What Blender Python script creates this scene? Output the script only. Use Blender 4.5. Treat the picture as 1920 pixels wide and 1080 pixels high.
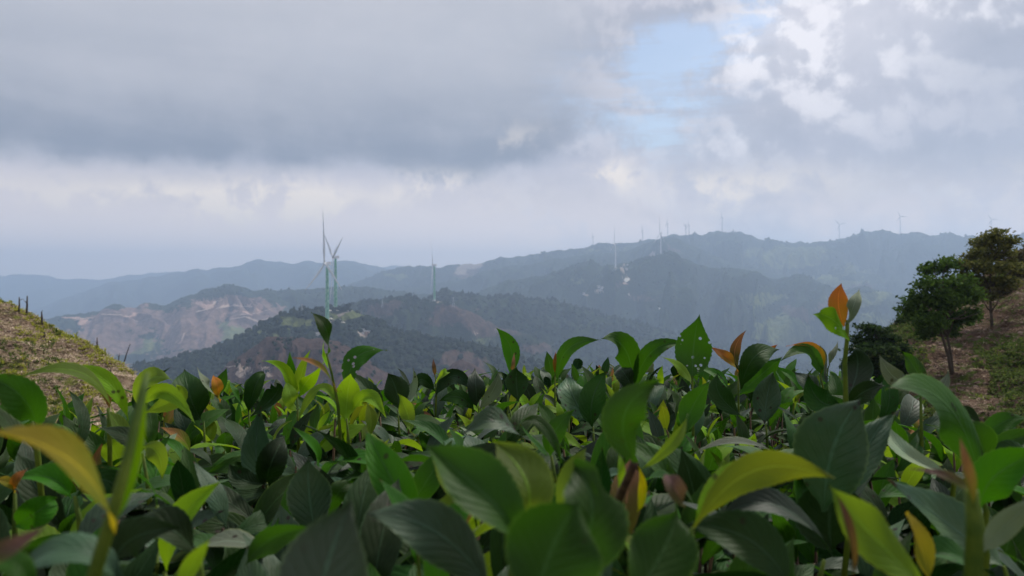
import bpy, math, random
import numpy as np
from mathutils import Vector, Matrix
from mathutils.bvhtree import BVHTree

R = math.radians
random.seed(7)
rng = np.random.default_rng(7)
scene = bpy.context.scene
for o in list(bpy.data.objects):
    bpy.data.objects.remove(o, do_unlink=True)
COL = scene.collection

# ------------------------------------------------------------------ camera
F = 1493.0                       # focal length in pixels of the 1920 wide photograph
CAMZ = 1.0
cam_d = bpy.data.cameras.new('camera')
cam = bpy.data.objects.new('camera', cam_d); COL.objects.link(cam)
cam.location = (0, 0, CAMZ)
cam.rotation_euler = (R(90), 0, 0)
cam_d.sensor_width = 36.0
cam_d.lens = 36.0 * F / 1920.0
cam_d.clip_start = 0.02
cam_d.clip_end = 60000
cam_d.dof.use_dof = True
cam_d.dof.focus_distance = 1.15
cam_d.dof.aperture_fstop = 15.0
scene.camera = cam

# ------------------------------------------------------------------ light and exposure
scene.view_settings.view_transform = 'Standard'
scene.view_settings.look = 'None'
scene.view_settings.exposure = 0.0
scene.view_settings.gamma = 1.0
scene.view_settings.use_curve_mapping = False
SUN_EL, SUN_AZ = R(52), R(38)    # azimuth clockwise from +Y (ahead), so the sun stands ahead and to the right
sun_d = bpy.data.lights.new('sun', 'SUN'); sun_d.energy = 3.4; sun_d.angle = R(10); sun_d.color = (1, .95, .86)
sun = bpy.data.objects.new('sun', sun_d); COL.objects.link(sun)
sdir = Vector((math.sin(SUN_AZ)*math.cos(SUN_EL), math.cos(SUN_AZ)*math.cos(SUN_EL), math.sin(SUN_EL)))
sun.rotation_euler = sdir.to_track_quat('Z', 'Y').to_euler()
sun.location = sdir * 300
c = scene.cycles
c.max_bounces = 6; c.diffuse_bounces = 3; c.glossy_bounces = 2; c.transmission_bounces = 3
c.volume_bounces = 4; c.transparent_max_bounces = 6
c.use_denoising = True
c.sample_clamp_indirect = 4.0
c.caustics_reflective = False; c.caustics_refractive = False

# ------------------------------------------------------------------ node helpers
class NT:
    def __init__(s, tree): s.t = tree; s.n = tree.nodes; s.l = tree.links
    def new(s, typ, **kw):
        n = s.n.new(typ)
        for k, v in kw.items(): setattr(n, k, v)
        return n
    def put(s, sock, v):
        if hasattr(v, 'is_output'): s.l.new(v, sock)
        elif v is not None: sock.default_value = v
    def m(s, op, a, b=None, c_=None, clamp=False):
        n = s.new('ShaderNodeMath', operation=op, use_clamp=clamp)
        s.put(n.inputs[0], a)
        if b is not None: s.put(n.inputs[1], b)
        if c_ is not None: s.put(n.inputs[2], c_)
        return n.outputs[0]
    def step(s, x, a, b, lo=0., hi=1., smooth=True):
        n = s.new('ShaderNodeMapRange'); n.interpolation_type = 'SMOOTHSTEP' if smooth else 'LINEAR'
        s.put(n.inputs[0], x)
        for i, v in ((1, a), (2, b), (3, lo), (4, hi)): s.put(n.inputs[i], v)
        return n.outputs[0]
    def noise(s, vec, scale, detail=4, rough=.5, dist=0.):
        n = s.new('ShaderNodeTexNoise')
        if vec is not None: s.put(n.inputs['Vector'], vec)
        n.inputs['Scale'].default_value = scale; n.inputs['Detail'].default_value = detail
        n.inputs['Roughness'].default_value = rough; n.inputs['Distortion'].default_value = dist
        return n.outputs['Fac']
    def mix(s, fac, a, b, blend='MIX'):
        n = s.new('ShaderNodeMix', data_type='RGBA', blend_type=blend)
        s.put(n.inputs[0], fac)
        for i, v in ((6, a), (7, b)):
            if isinstance(v, tuple): v = v + (1,) if len(v) == 3 else v
            s.put(n.inputs[i], v)
        return n.outputs[2]
    def comb(s, x, y, z):
        n = s.new('ShaderNodeCombineXYZ')
        for i, v in enumerate((x, y, z)): s.put(n.inputs[i], v)
        return n.outputs[0]
    def vscale(s, vec, sc):
        n = s.new('ShaderNodeVectorMath', operation='MULTIPLY'); s.put(n.inputs[0], vec); n.inputs[1].default_value = sc
        return n.outputs[0]

# ------------------------------------------------------------------ sky: Nishita blue behind broken cloud
world = bpy.data.worlds.new('World'); scene.world = world; world.use_nodes = True
w = NT(world.node_tree)
for n in list(w.n): w.n.remove(n)
wout = w.new('ShaderNodeOutputWorld')
sky = w.new('ShaderNodeTexSky', sky_type='NISHITA'); sky.sun_disc = False
sky.sun_elevation = SUN_EL; sky.sun_rotation = SUN_AZ; sky.altitude = 900; sky.air_density = 1.2; sky.dust_density = 2.0
tc = w.new('ShaderNodeTexCoord')
sep = w.new('ShaderNodeSeparateXYZ'); w.l.new(tc.outputs['Generated'], sep.inputs[0])
X, Y, Z = sep.outputs
deg = 180 / math.pi
AZ = w.m('MULTIPLY', w.m('ARCTAN2', X, Y), deg)      # degrees right of straight ahead
EL = w.m('MULTIPLY', w.m('ARCSINE', Z), deg)         # degrees above the horizon
def dirof(px, py):
    a = math.atan((px-960)/F); return math.degrees(a), math.degrees(math.atan((540-py)/F*math.cos(a)))
av = w.comb(w.m('MULTIPLY', AZ, .1), w.m('MULTIPLY', EL, .1), 0.)
avflat = w.comb(w.m('MULTIPLY', AZ, .045), w.m('MULTIPLY', EL, .17), 3.)
n_big = w.noise(av, .9, 8, .55, .15)
n_med = w.noise(av, 2.3, 9, .52, .12)
n_fine = w.noise(av, 7., 8, .6, .3)
n_flat = w.noise(avflat, 1.3, 7, .55, .2)
avl = w.comb(w.m('MULTIPLY', w.m('ADD', AZ, .35), .1), w.m('MULTIPLY', w.m('ADD', EL, .75), .1), 0.)
n_medl = w.noise(avl, 2.3, 9, .52, .12)
lit = w.m('MULTIPLY', w.m('SUBTRACT', n_med, n_medl), 4.)      # puffs lighter on the side to the sun
wob = w.m('MULTIPLY', w.m('SUBTRACT', n_med, .5), 9.)
wob2 = w.m('MULTIPLY', w.m('SUBTRACT', n_big, .5), 9.)
wob3 = w.m('MULTIPLY', w.m('SUBTRACT', n_fine, .5), 5.)
AZw = w.m('ADD', AZ, w.m('ADD', wob2, wob3))
ELw = w.m('ADD', EL, w.m('ADD', w.m('MULTIPLY', wob, .5), w.m('MULTIPLY', wob3, .4)))
def blob(px, py, rx, ry, k=1., warped=True):
    a, e = dirof(px, py); sx, sy = rx/26., ry/26.
    dx = w.m('DIVIDE', w.m('SUBTRACT', AZw if warped else AZ, a), sx)
    dy = w.m('DIVIDE', w.m('SUBTRACT', ELw if warped else EL, e), sy)
    r = w.m('ADD', w.m('MULTIPLY', dx, dx), w.m('MULTIPLY', dy, dy))
    return w.m('MULTIPLY', w.m('POWER', 2.718, w.m('MULTIPLY', r, -1.)), k)
def add(*v):
    r = v[0]
    for q in v[1:]: r = w.m('ADD', r, q)
    return r
# base veil of cloud, a little mottled
base = w.mix(w.step(n_flat, .35, .7), (.40, .42, .50), (.58, .57, .65))
base = w.mix(w.step(EL, 2.5, 10., 1., .0), base, (1.15, .98, .90))
right = w.step(AZ, 6., 16.)
base = w.mix(w.m('MULTIPLY', right, w.step(n_big, .4, .62)), base, (.60, .60, .68))
base = w.mix(w.m('MULTIPLY', w.step(AZ, -6., 6.), w.step(w.m('ADD', n_med, w.m('MULTIPLY', lit, .3)), .46, .68, 0., .45)), base, (.84, .80, .84))
# long dark stratus sheet on the left with a hard flat foot about eight degrees up
edge = w.m('ADD', 8.2, add(w.m('MULTIPLY', w.step(AZ, -3., 12.), 4.), w.m('MULTIPLY', wob2, .42), w.m('MULTIPLY', wob, .34), w.m('MULTIPLY', wob3, .15)))
above = w.m('SUBTRACT', EL, edge)
Dm = w.m('MULTIPLY', w.step(above, -.7, .8), w.step(w.m('ADD', AZ, w.m('MULTIPLY', wob2, .9)), 1., 10., 1., 0.))
dcol = w.mix(w.step(above, .3, 9.5), (.225, .255, .325), (.50, .515, .575))
dcol = w.mix(w.step(add(w.m('MULTIPLY', n_flat, .6), w.m('MULTIPLY', n_med, .4)), .36, .66, 0., .5), dcol, (.62, .615, .66))
sheet = w.mix(Dm, base, dcol)
# sunlit cumulus, cream low down and white high on the right
warm = add(blob(460, 378, 150, 34, 1.1), blob(600, 372, 90, 30, .8), blob(820, 345, 60, 24, 1.0), blob(60, 350, 230, 22, .5), blob(650, 392, 30, 20, .8))
warm = add(warm, blob(1165, 318, 48, 24, 1.2), blob(1350, 352, 90, 28, .8), blob(1440, 330, 100, 30, .7), blob(1905, 345, 70, 30, 1.0),
           blob(980, 252, 55, 26, .4))
warm = add(warm, blob(520, 362, 420, 30, .55), blob(1500, 345, 300, 34, .35))
warm = w.m('MULTIPLY', warm, w.step(add(w.m('MULTIPLY', n_med, .6), w.m('MULTIPLY', n_fine, .4)), .41, .58, .05, 1.))
sheet = w.mix(w.m('MINIMUM', w.m('MULTIPLY', warm, .95), 1.), sheet, (1.12, .98, .84))
white = add(blob(1430, 70, 110, 60, 1.), blob(1620, 60, 200, 90, 1.1), blob(1370, 265, 45, 30, .9), blob(1750, 30, 160, 60, .5), blob(1540, 200, 120, 50, .45))
white = w.m('MULTIPLY', white, w.step(w.m('ADD', n_med, w.m('MULTIPLY', lit, .45)), .38, .70, .22, 1.))
sheet = w.mix(w.m('MINIMUM', white, 1.), sheet, (.98, .95, .99))
greyR = add(blob(1900, 120, 160, 110, .6), blob(1420, 290, 140, 60, .35), blob(1780, 300, 220, 60, .4))
sheet = w.mix(w.m('MINIMUM', greyR, 1.), sheet, (.40, .43, .52))
lr = w.step(AZ, 2., 14., .12, 1.)
sheet = w.mix(w.m('MULTIPLY', w.step(lit, .05, .9, 0., .15), lr), sheet, (.95, .93, .95))
sheet = w.mix(w.m('MULTIPLY', w.step(lit, -.05, -.9, 0., .2), lr), sheet, (.25, .29, .38))
# gap of blue
gap = add(blob(1290, 100, 120, 80, 1.0), blob(1225, 190, 110, 60, .7), blob(1405, 12, 60, 36, 1.5), blob(1250, 265, 80, 50, .8), blob(1165, 160, 140, 55, .85), blob(1300, 60, 120, 30, .5), blob(1190, 90, 60, 20, .4))
n_wisp = w.noise(w.comb(w.m('MULTIPLY', AZw, .07), w.m('MULTIPLY', EL, .42), 9.), 1.5, 9, .62, .1)
gap = w.m('MULTIPLY', gap, add(w.step(n_wisp, .36, .64, 1.15, .25), w.step(n_med, .38, .62, .4, -.25)))
gap = w.step(gap, .0, 1.75, 0., .78)
# other gaps well outside this direction keep the whole sky in one character
far_gap = w.m('MULTIPLY', w.step(w.m('ABSOLUTE', AZ), 42., 60.), w.step(n_big, .58, .72, 0., .7))
gap = w.m('MAXIMUM', gap, far_gap)
bg1 = w.new('ShaderNodeBackground'); w.put(bg1.inputs[0], sky.outputs[0]); bg1.inputs[1].default_value = .13
bg2 = w.new('ShaderNodeBackground'); w.put(bg2.inputs[0], sheet); bg2.inputs[1].default_value = 1.0
mixw = w.new('ShaderNodeMixShader'); w.put(mixw.inputs[0], w.m('SUBTRACT', 1., gap)); w.l.new(bg1.outputs[0], mixw.inputs[1]); w.l.new(bg2.outputs[0], mixw.inputs[2])
w.l.new(mixw.outputs[0], wout.inputs[0])
world.cycles.sampling_method = 'MANUAL'; world.cycles.sample_map_resolution = 512

# ------------------------------------------------------------------ generic helpers
def P(px, py, d):
    return Vector(((px-960)/F*d, d, CAMZ-(py-540)/F*d))
def proj(v):
    return 960+v[0]/v[1]*F, 540-(v[2]-CAMZ)/v[1]*F
def tag(o, label=None, cat=None, group=None, kind=None):
    if label: o['label'] = label
    if cat: o['category'] = cat
    if group: o['group'] = group
    if kind: o['kind'] = kind
    return o
def empty(name, loc, **kw):
    o = bpy.data.objects.new(name, None); COL.objects.link(o); o.location = loc; o.empty_display_size = .1
    return tag(o, **kw)
def mesh_np(name, V, Fq, smooth=True):
    """V (n,3) float, Fq (m,3) or (m,4) int"""
    V = np.asarray(V, dtype=np.float32); Fq = np.asarray(Fq, dtype=np.int32)
    me = bpy.data.meshes.new(name); k = Fq.shape[1]
    me.vertices.add(len(V)); me.vertices.foreach_set('co', V.ravel())
    me.loops.add(Fq.size); me.loops.foreach_set('vertex_index', Fq.ravel())
    me.polygons.add(len(Fq)); me.polygons.foreach_set('loop_start', np.arange(0, Fq.size, k, dtype=np.int32))
    me.polygons.foreach_set('use_smooth', np.full(len(Fq), smooth))
    me.update(calc_edges=True)
    return me
def link(name, me, mat=None, parent=None, loc=None):
    o = bpy.data.objects.new(name, me); COL.objects.link(o)
    if mat is not None and len(me.materials) == 0:
        for q in (mat if isinstance(mat, (list, tuple)) else [mat]): me.materials.append(q)
    if parent is not None: o.parent = parent
    if loc is not None: o.location = loc
    return o
class MB:
    """collects simple solids into one mesh"""
    def __init__(s): s.v = []; s.f = []
    def add(s, vs, fs):
        b = len(s.v); s.v += [tuple(q) for q in vs]; s.f += [tuple(i+b for i in f) for f in fs]
    def box(s, c0, size, rz=0., taper=1.):
        x, y, z = size[0]/2, size[1]/2, size[2]/2; M = Matrix.Rotation(rz, 3, 'Z'); vs = []
        for dz, t in ((-z, 1.), (z, taper)):
            for dx, dy in ((-x, -y), (x, -y), (x, y), (-x, y)):
                vs.append(Vector(c0)+M @ Vector((dx*t, dy*t, dz)))
        s.add(vs, [(0, 3, 2, 1), (4, 5, 6, 7), (0, 1, 5, 4), (1, 2, 6, 5), (2, 3, 7, 6), (3, 0, 4, 7)])
    def tube(s, pts, rad, n=8, flat=1.):
        pts = [Vector(p) for p in pts]; k = len(pts); vs = []
        for i, p in enumerate(pts):
            t = (pts[min(i+1, k-1)]-pts[max(i-1, 0)]).normalized()
            a = t.orthogonal().normalized() if i == 0 else (a - t*a.dot(t)).normalized()
            b = t.cross(a); r = rad[i] if hasattr(rad, '__len__') else rad
            for j in range(n):
                q = 2*math.pi*j/n; vs.append(p+a*(math.cos(q)*r)+b*(math.sin(q)*r*flat))
        fs = [(i*n+j, i*n+(j+1) % n, (i+1)*n+(j+1) % n, (i+1)*n+j) for i in range(k-1) for j in range(n)]
        fs += [tuple(range(n))[::-1], tuple((k-1)*n+j for j in range(n))]
        s.add(vs, fs)
    def mesh(s, name, smooth=True):
        me = bpy.data.meshes.new(name); me.from_pydata(s.v, [], s.f); me.update()
        if smooth: me.polygons.foreach_set('use_smooth', [True]*len(me.polygons))
        return me
    def build(s, name, mat, parent=None, smooth=True, loc=None):
        return link(name, s.mesh(name, smooth), mat, parent, loc)

# vectorised gradient noise
_perm = np.random.default_rng(3).permutation(256).astype(np.int64); _perm = np.concatenate([_perm, _perm])
_ga = np.random.default_rng(4).uniform(0, 2*np.pi, 256); _gx, _gy = np.cos(_ga), np.sin(_ga)
def perlin(x, y, seed=0):
    x = np.asarray(x, float)+seed*17.31; y = np.asarray(y, float)+seed*9.77
    xi = np.floor(x).astype(np.int64); yi = np.floor(y).astype(np.int64); xf = x-xi; yf = y-yi
    u = xf**3*(xf*(xf*6-15)+10); v = yf**3*(yf*(yf*6-15)+10)
    def g(ix, iy, fx, fy):
        h = _perm[(_perm[ix & 255]+iy) & 255]; return _gx[h]*fx+_gy[h]*fy
    a = g(xi, yi, xf, yf); b = g(xi+1, yi, xf-1, yf); c_ = g(xi, yi+1, xf, yf-1); d = g(xi+1, yi+1, xf-1, yf-1)
    return (a+(b-a)*u+((c_+(d-c_)*u)-(a+(b-a)*u))*v)*1.5
def fbm(x, y, oct=5, seed=0, gain=.5):
    r = 0; a = 1.; 
    for i in range(oct):
        r = r+a*perlin(x, y, seed+i); x = x*2.03; y = y*2.03; a *= gain
    return r
def sstep(x, a, b):
    t = np.clip((x-a)/(b-a), 0, 1); return t*t*(3-2*t)

# ------------------------------------------------------------------ materials
def mat_new(name):
    m = bpy.data.materials.new(name); m.use_nodes = True; t = NT(m.node_tree)
    for n in list(t.n): t.n.remove(n)
    out = t.new('ShaderNodeOutputMaterial'); b = t.new('ShaderNodeBsdfPrincipled'); t.l.new(b.outputs[0], out.inputs[0])
    return m, t, b, out
def simple(name, col, rough=.7, var=.25, scale=3., bump=0., spec=.3, coord='Object'):
    m, t, b, out = mat_new(name)
    tcn = t.new('ShaderNodeTexCoord').outputs[coord]
    nz = t.noise(tcn, scale, 6, .6)
    lo = tuple(q*(1-var) for q in col); hi = tuple(min(1, q*(1+var)) for q in col)
    t.put(b.inputs['Base Color'], t.mix(nz, lo, hi)); b.inputs['Roughness'].default_value = rough
    b.inputs['Specular IOR Level'].default_value = spec
    if bump:
        bn = t.new('ShaderNodeBump'); bn.inputs['Strength'].default_value = 1; bn.inputs['Distance'].default_value = bump
        t.put(bn.inputs['Height'], nz); t.l.new(bn.outputs[0], b.inputs['Normal'])
    return m
def hill_material(name, feat, forest=((.009, .017, .009), (.022, .034, .015)), soil=((.06, .040, .034), (.115, .073, .060)), field=((.07, .09, .03), (.15, .17, .06)),  # forest tones darkened to stand in for cloud shadow
                  scar=((.24, .18, .145), (.40, .34, .29)), bump=4.):
    m, t, b, out = mat_new(name)
    pos = t.new('ShaderNodeNewGeometry').outputs['Position']
    at = t.new('ShaderNodeAttribute', attribute_name='cover'); sp = t.new('ShaderNodeSeparateColor'); t.l.new(at.outputs['Color'], sp.inputs[0])
    nb = t.noise(pos, 1/(feat*9), 6, .62); nm = t.noise(pos, 1/(feat*2.2), 6, .6); nf = t.noise(pos, 1/(feat*.6), 4, .6)
    edge_n = t.m('MULTIPLY', t.m('SUBTRACT', nm, .5), .9)
    def thr(s): return t.step(t.m('ADD', s, edge_n), .40, .56)
    col = t.mix(t.step(nf, .35, .65), *forest)
    col = t.mix(t.step(nb, .4, .65, 0, .6), col, tuple(q*1.7 for q in forest[1]))
    soilc = t.mix(t.step(nm, .35, .7), *soil); soilc = t.mix(t.step(nf, .5, .75, 0, .55), soilc, tuple(q*.8 for q in field[0]))
    fieldc = t.mix(t.step(nm, .3, .7), *field)
    col = t.mix(thr(sp.outputs[1]), col, fieldc)
    col = t.mix(thr(sp.outputs[0]), col, soilc)
    col = t.mix(thr(sp.outputs[2]), col, t.mix(nf, *scar))
    t.put(b.inputs['Base Color'], col); b.inputs['Roughness'].default_value = .95; b.inputs['Specular IOR Level'].default_value = .05
    bn = t.new('ShaderNodeBump'); bn.inputs['Strength'].default_value = .9; bn.inputs['Distance'].default_value = bump
    t.put(bn.inputs['Height'], t.m('ADD', nf, t.m('MULTIPLY', nm, 2.))); t.l.new(bn.outputs[0], b.inputs['Normal'])
    return m

# ------------------------------------------------------------------ terrain
BVH = {}
def hill(name, crest, zfoot, run, back, feat, spur=.12, lam=1.0, seed=1, nu=420, nv=90, cover=(), rough=1.0, p=1.1, mat=None, foot=None, base_cover=(0, 0, 0), vpow=1.35):
    """crest: (px, py, distance) control points of the skyline; the face falls towards the camera over `run` metres to height zfoot"""
    a, b_ = crest[0], crest[-1]; ext = .14*(b_[0]-a[0])
    crest = [(a[0]-ext, a[1]+ext*.12, a[2])]+list(crest)+[(b_[0]+ext, b_[1]+ext*.12, b_[2])]
    cx = np.array([q[0] for q in crest], float); cy = np.array([q[1] for q in crest], float); cd = np.array([q[2] for q in crest], float)
    px = np.linspace(cx[0], cx[-1], nu); py = np.interp(px, cx, cy); dc = np.interp(px, cx, cd)
    k = np.array([.25, .5, .25]); q = np.concatenate([[py[0]], py, [py[-1]]]); py = np.convolve(q, k, 'valid')
    xm = (px-960)/F*dc                                # metres across at the crest
    zc = CAMZ-(py-540)/F*dc
    D = float(np.mean(dc))
    te = np.linspace(0, 1, nu); fall = sstep(te, 0, .10)*sstep(1-te, 0, .10)      # the ends run down into the valley
    zc = np.where(zc > zfoot, zfoot+(zc-zfoot)*fall, zc)
    zc = zc+rough*(fbm(xm/(D*.022), np.zeros(nu), 5, seed, .55)*D*.0024)
    v = np.concatenate([-np.linspace(1, 0, 9)[:-1], np.linspace(0, 1, nv)**vpow])
    PX, V_ = np.meshgrid(px, v); DC = np.interp(PX, px, dc); ZC = np.interp(PX, px, zc); XM = np.interp(PX, px, xm)
    vf = np.clip(V_, 0, 1); vb = np.clip(-V_, 0, 1)
    Dd = DC-run*vf+back*vb
    H = ZC-zfoot
    prof = np.where(V_ >= 0, (vf**p)*.9+.1*vf, 0)
    Z = ZC-H*prof-np.abs(H)*.75*vb**1.3
    L = D*.085*lam
    warp = fbm(XM/L*.5, vf*2.0, 3, seed+5)*.7
    q = XM/L+warp+vf*.6*np.sin(seed)
    rid = 1-2*np.abs(perlin(q, vf*1.3, seed+9))
    rid2 = 1-2*np.abs(perlin(q*2.7+vf*3.1, vf*3.5, seed+19))
    rid3 = 1-2*np.abs(perlin(q*6.+vf*4.1, vf*9, seed+29))
    env = sstep(vf, 0, .4)*(1-.35*vf)
    env2 = sstep(vf, 0.0, .12)
    Z = Z+np.abs(H)*spur*((rid-.55)*env*1.0+(rid2-.5)*env2*.42+(rid3-.5)*env2*.10)*1.15
    Z = Z+fbm(XM/(D*.012), Dd/(D*.012), 4, seed+3)*D*.0009*rough*sstep(np.abs(V_), 0, .05)
    if foot is not None: Z = np.maximum(Z, foot)
    Xw = (PX-960)/F*Dd
    Vv = np.stack([Xw.ravel(), Dd.ravel(), Z.ravel()], 1)
    rows = len(v); idx = np.arange(rows*nu).reshape(rows, nu)
    Fq = np.stack([idx[:-1, :-1].ravel(), idx[1:, :-1].ravel(), idx[1:, 1:].ravel(), idx[:-1, 1:].ravel()], 1)
    me = mesh_np(name, Vv, Fq)
    PY = 540-(Z-CAMZ)/Dd*F
    cov = np.zeros((rows*nu, 4), np.float32); cov[:, 3] = 1
    for ch in range(3): cov[:, ch] = base_cover[ch]
    wx = fbm(PX/60, PY/30, 4, seed+40)*22; wy = fbm(PX/60, PY/30, 4, seed+50)*11
    for (ch, a, b_, rx, ry, s_) in cover:
        e = np.exp(-(((PX+wx-a)/rx)**2+((PY+wy-b_)/ry)**2)**1.5)*s_
        if ch < 0: cov[:, :3] *= (1-np.clip(e, 0, 1)).ravel()[:, None]
        else: cov[:, ch] = np.maximum(cov[:, ch], e.ravel())
    ca = me.color_attributes.new('cover', 'FLOAT_COLOR', 'POINT'); ca.data.foreach_set('color', cov.ravel())
    o = link(name, me, mat)
    o['kind'] = 'structure'
    BVH[o.name] = (BVHTree.FromPolygons([tuple(r) for r in Vv.tolist()], Fq.tolist()), Vv, cov, (rows, nu))
    return o
def on(hillname, px, py):
    d = Vector(((px-960)/F, 1, -(py-540)/F)).normalized()
    h = BVH[hillname][0].ray_cast(Vector((0, 0, CAMZ)), d)
    return h[0]
def drop(hillname, x, y, top=3000):
    return BVH[hillname][0].ray_cast(Vector((x, y, top)), Vector((0, 0, -1)))[0]

hm_far = hill_material('far_hill_cover', 25, forest=((.012, .022, .016), (.028, .040, .024)), bump=12)
hm_mid = hill_material('forested_hill_cover', 14, bump=7)
hm_near = hill_material('near_hill_cover', 5, bump=2.5)

ground_m = simple('valley_ground', (.05, .07, .035), .95, .4, .002, coord='Object')
me = bpy.data.meshes.new('ground'); S = 24000
me.from_pydata([(-S, -6000, -520), (S, -6000, -520), (S, 30000, -520), (-S, 30000, -520)], [], [(0, 1, 2, 3)])
link('ground', me, ground_m)['kind'] = 'structure'

# 1 farthest blue hills at left
hill('far_hills', [(-500, 530, 10000), (-100, 522, 10000), (0, 517, 10000), (60, 514, 10000), (120, 523, 10000), (190, 524, 10000), (250, 515, 10000), (330, 508, 10000), (430, 516, 10000),
     (560, 512, 10000), (700, 501, 10000), (760, 498, 10000), (850, 505, 10000), (1000, 530, 10000)], -505, 2600, 1300, 25, .2, 1., 3, 300, 50, mat=hm_far, rough=.7)
# 2 blue range behind the turbines
hill('far_hills', [(-500, 640, 7800), (40, 592, 7800), (110, 563, 7800), (170, 541, 7800), (210, 530, 7800), (260, 524, 7800), (310, 515, 7800), (360, 506, 7800), (410, 503, 7800), (440, 500, 7800),
     (465, 491, 7800), (487, 486, 7800), (510, 490, 7800), (548, 494, 7800), (580, 489, 7800), (612, 492, 7800), (650, 488, 7800), (690, 496, 7800), (730, 503, 7800), (800, 512, 7800), (900, 530, 7800), (1100, 600, 7800)],
     -505, 2600, 1200, 25, .25, 1., 5, 360, 60, mat=hm_far, rough=.9)
# 3 the long high ridge across centre and right with the far turbines
D3 = 5400
ridge_pts = [(600, 560), (660, 532), (700, 514), (740, 503), (765, 498), (800, 500), (832, 500), (850, 496), (872, 493), (895, 497), (915, 490), (935, 485), (965, 482), (1000, 477), (1030, 472), (1060, 467), (1095, 463), (1112, 461),
    (1135, 460), (1160, 456), (1185, 453), (1205, 452), (1240, 447), (1270, 441), (1290, 439), (1312, 440), (1330, 434), (1343, 432), (1354, 435), (1372, 434), (1390, 436), (1410, 444), (1440, 453), (1460, 452),
    (1480, 455), (1492, 457), (1500, 452), (1515, 455), (1540, 451), (1573, 448), (1595, 443), (1620, 436), (1650, 430), (1670, 435), (1688, 437), (1712, 435), (1745, 441), (1772, 436), (1800, 442), (1830, 441), (1860, 446), (1900, 440), (2000, 430), (2150, 445), (2500, 440)]
cov3 = [(1, 1445, 478, 35, 14, 1.), (1, 1510, 480, 50, 22, 1.), (1, 1395, 470, 22, 10, .9), (1, 1470, 500, 60, 12, .6), (1, 1600, 515, 70, 16, .7), (0, 1590, 530, 60, 14, .5), (2, 875, 503, 26, 8, .75), (0, 880, 512, 40, 14, .7),  # bright green patches right of centre stand in for sunlit ground
        (1, 745, 515, 35, 10, .6), (1, 1130, 468, 60, 6, .6), (1, 1330, 455, 40, 10, .5), (1, 1700, 480, 90, 14, .3)]
hill('ridge_hills', [(a, b, D3) for a, b in ridge_pts], -420, 1700, 1200, 18, .30, .9, 8, 620, 110, mat=hm_far, cover=cov3, rough=1.3)
# 4 shoulder under the far ridge
hill('ridge_hills', [(700, 560, 4700), (800, 535, 4700), (850, 528, 4700), (900, 512, 4700), (950, 500, 4700), (1000, 496, 4700), (1050, 484, 4700), (1100, 478, 4700), (1150, 475, 4700), (1175, 472, 4650), (1200, 460, 4600), (1225, 452, 4600), (1250, 446, 4600),
     (1272, 449, 4600), (1300, 462, 4600), (1330, 474, 4600), (1370, 492, 4600), (1420, 508, 4600), (1500, 520, 4600), (1600, 506, 4600), (1640, 512, 4600), (1700, 545, 4600), (1800, 600, 4600)],
     -400, 1300, 700, 16, .28, .8, 11, 460, 90, mat=hm_mid, rough=1.,
     cover=[(1, 1560, 530, 90, 14, .8), (0, 1600, 540, 50, 12, .7), (0, 1270, 470, 30, 8, .6), (2, 1192, 468, 5, 5, .8), (2, 1218, 474, 6, 7, .9), (1, 1460, 535, 60, 12, .7)])
# 5 the big dark mountain at centre right
hill('dark_mountain', [(780, 600, 3700), (860, 560, 3700), (900, 545, 3700), (950, 527, 3700), (985, 521, 3700), (1014, 517, 3700), (1040, 510, 3700), (1062, 502, 3700), (1085, 494, 3700), (1108, 486, 3700), (1128, 496, 3700), (1153, 499, 3600), (1180, 492, 3600),
     (1205, 484, 3600), (1238, 477, 3600), (1262, 480, 3600), (1290, 488, 3600), (1332, 502, 3600), (1364, 501, 3600), (1397, 505, 3600), (1425, 513, 3600), (1447, 524, 3600), (1475, 518, 3600), (1494, 515, 3600), (1523, 521, 3600), (1548, 533, 3600), (1580, 545, 3600),
     (1613, 536, 3500), (1655, 546, 3500), (1690, 560, 3500), (1760, 590, 3500), (1850, 640, 3500), (2200, 700, 3500)],
     -430, 1500, 500, 13, .30, .8, 14, 640, 150, mat=hm_mid, rough=1.,
     cover=[(1, 1080, 530, 40, 14, .45), (2, 1176, 502, 4, 7, 1.), (2, 1172, 525, 16, 3, 1.), (0, 1200, 560, 50, 14, .6), (2, 1095, 551, 7, 2, .9), (2, 1126, 543, 7, 5, .9), (2, 1180, 555, 3, 5, .6), (0, 1170, 535, 24, 8, .7),
            (1, 1610, 560, 70, 18, .9), (0, 1560, 575, 40, 14, .8), (1, 1430, 560, 60, 16, .7), (1, 1470, 620, 70, 30, .9), (0, 1490, 590, 50, 10, .7), (1, 1640, 600, 60, 16, .6)])
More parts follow.
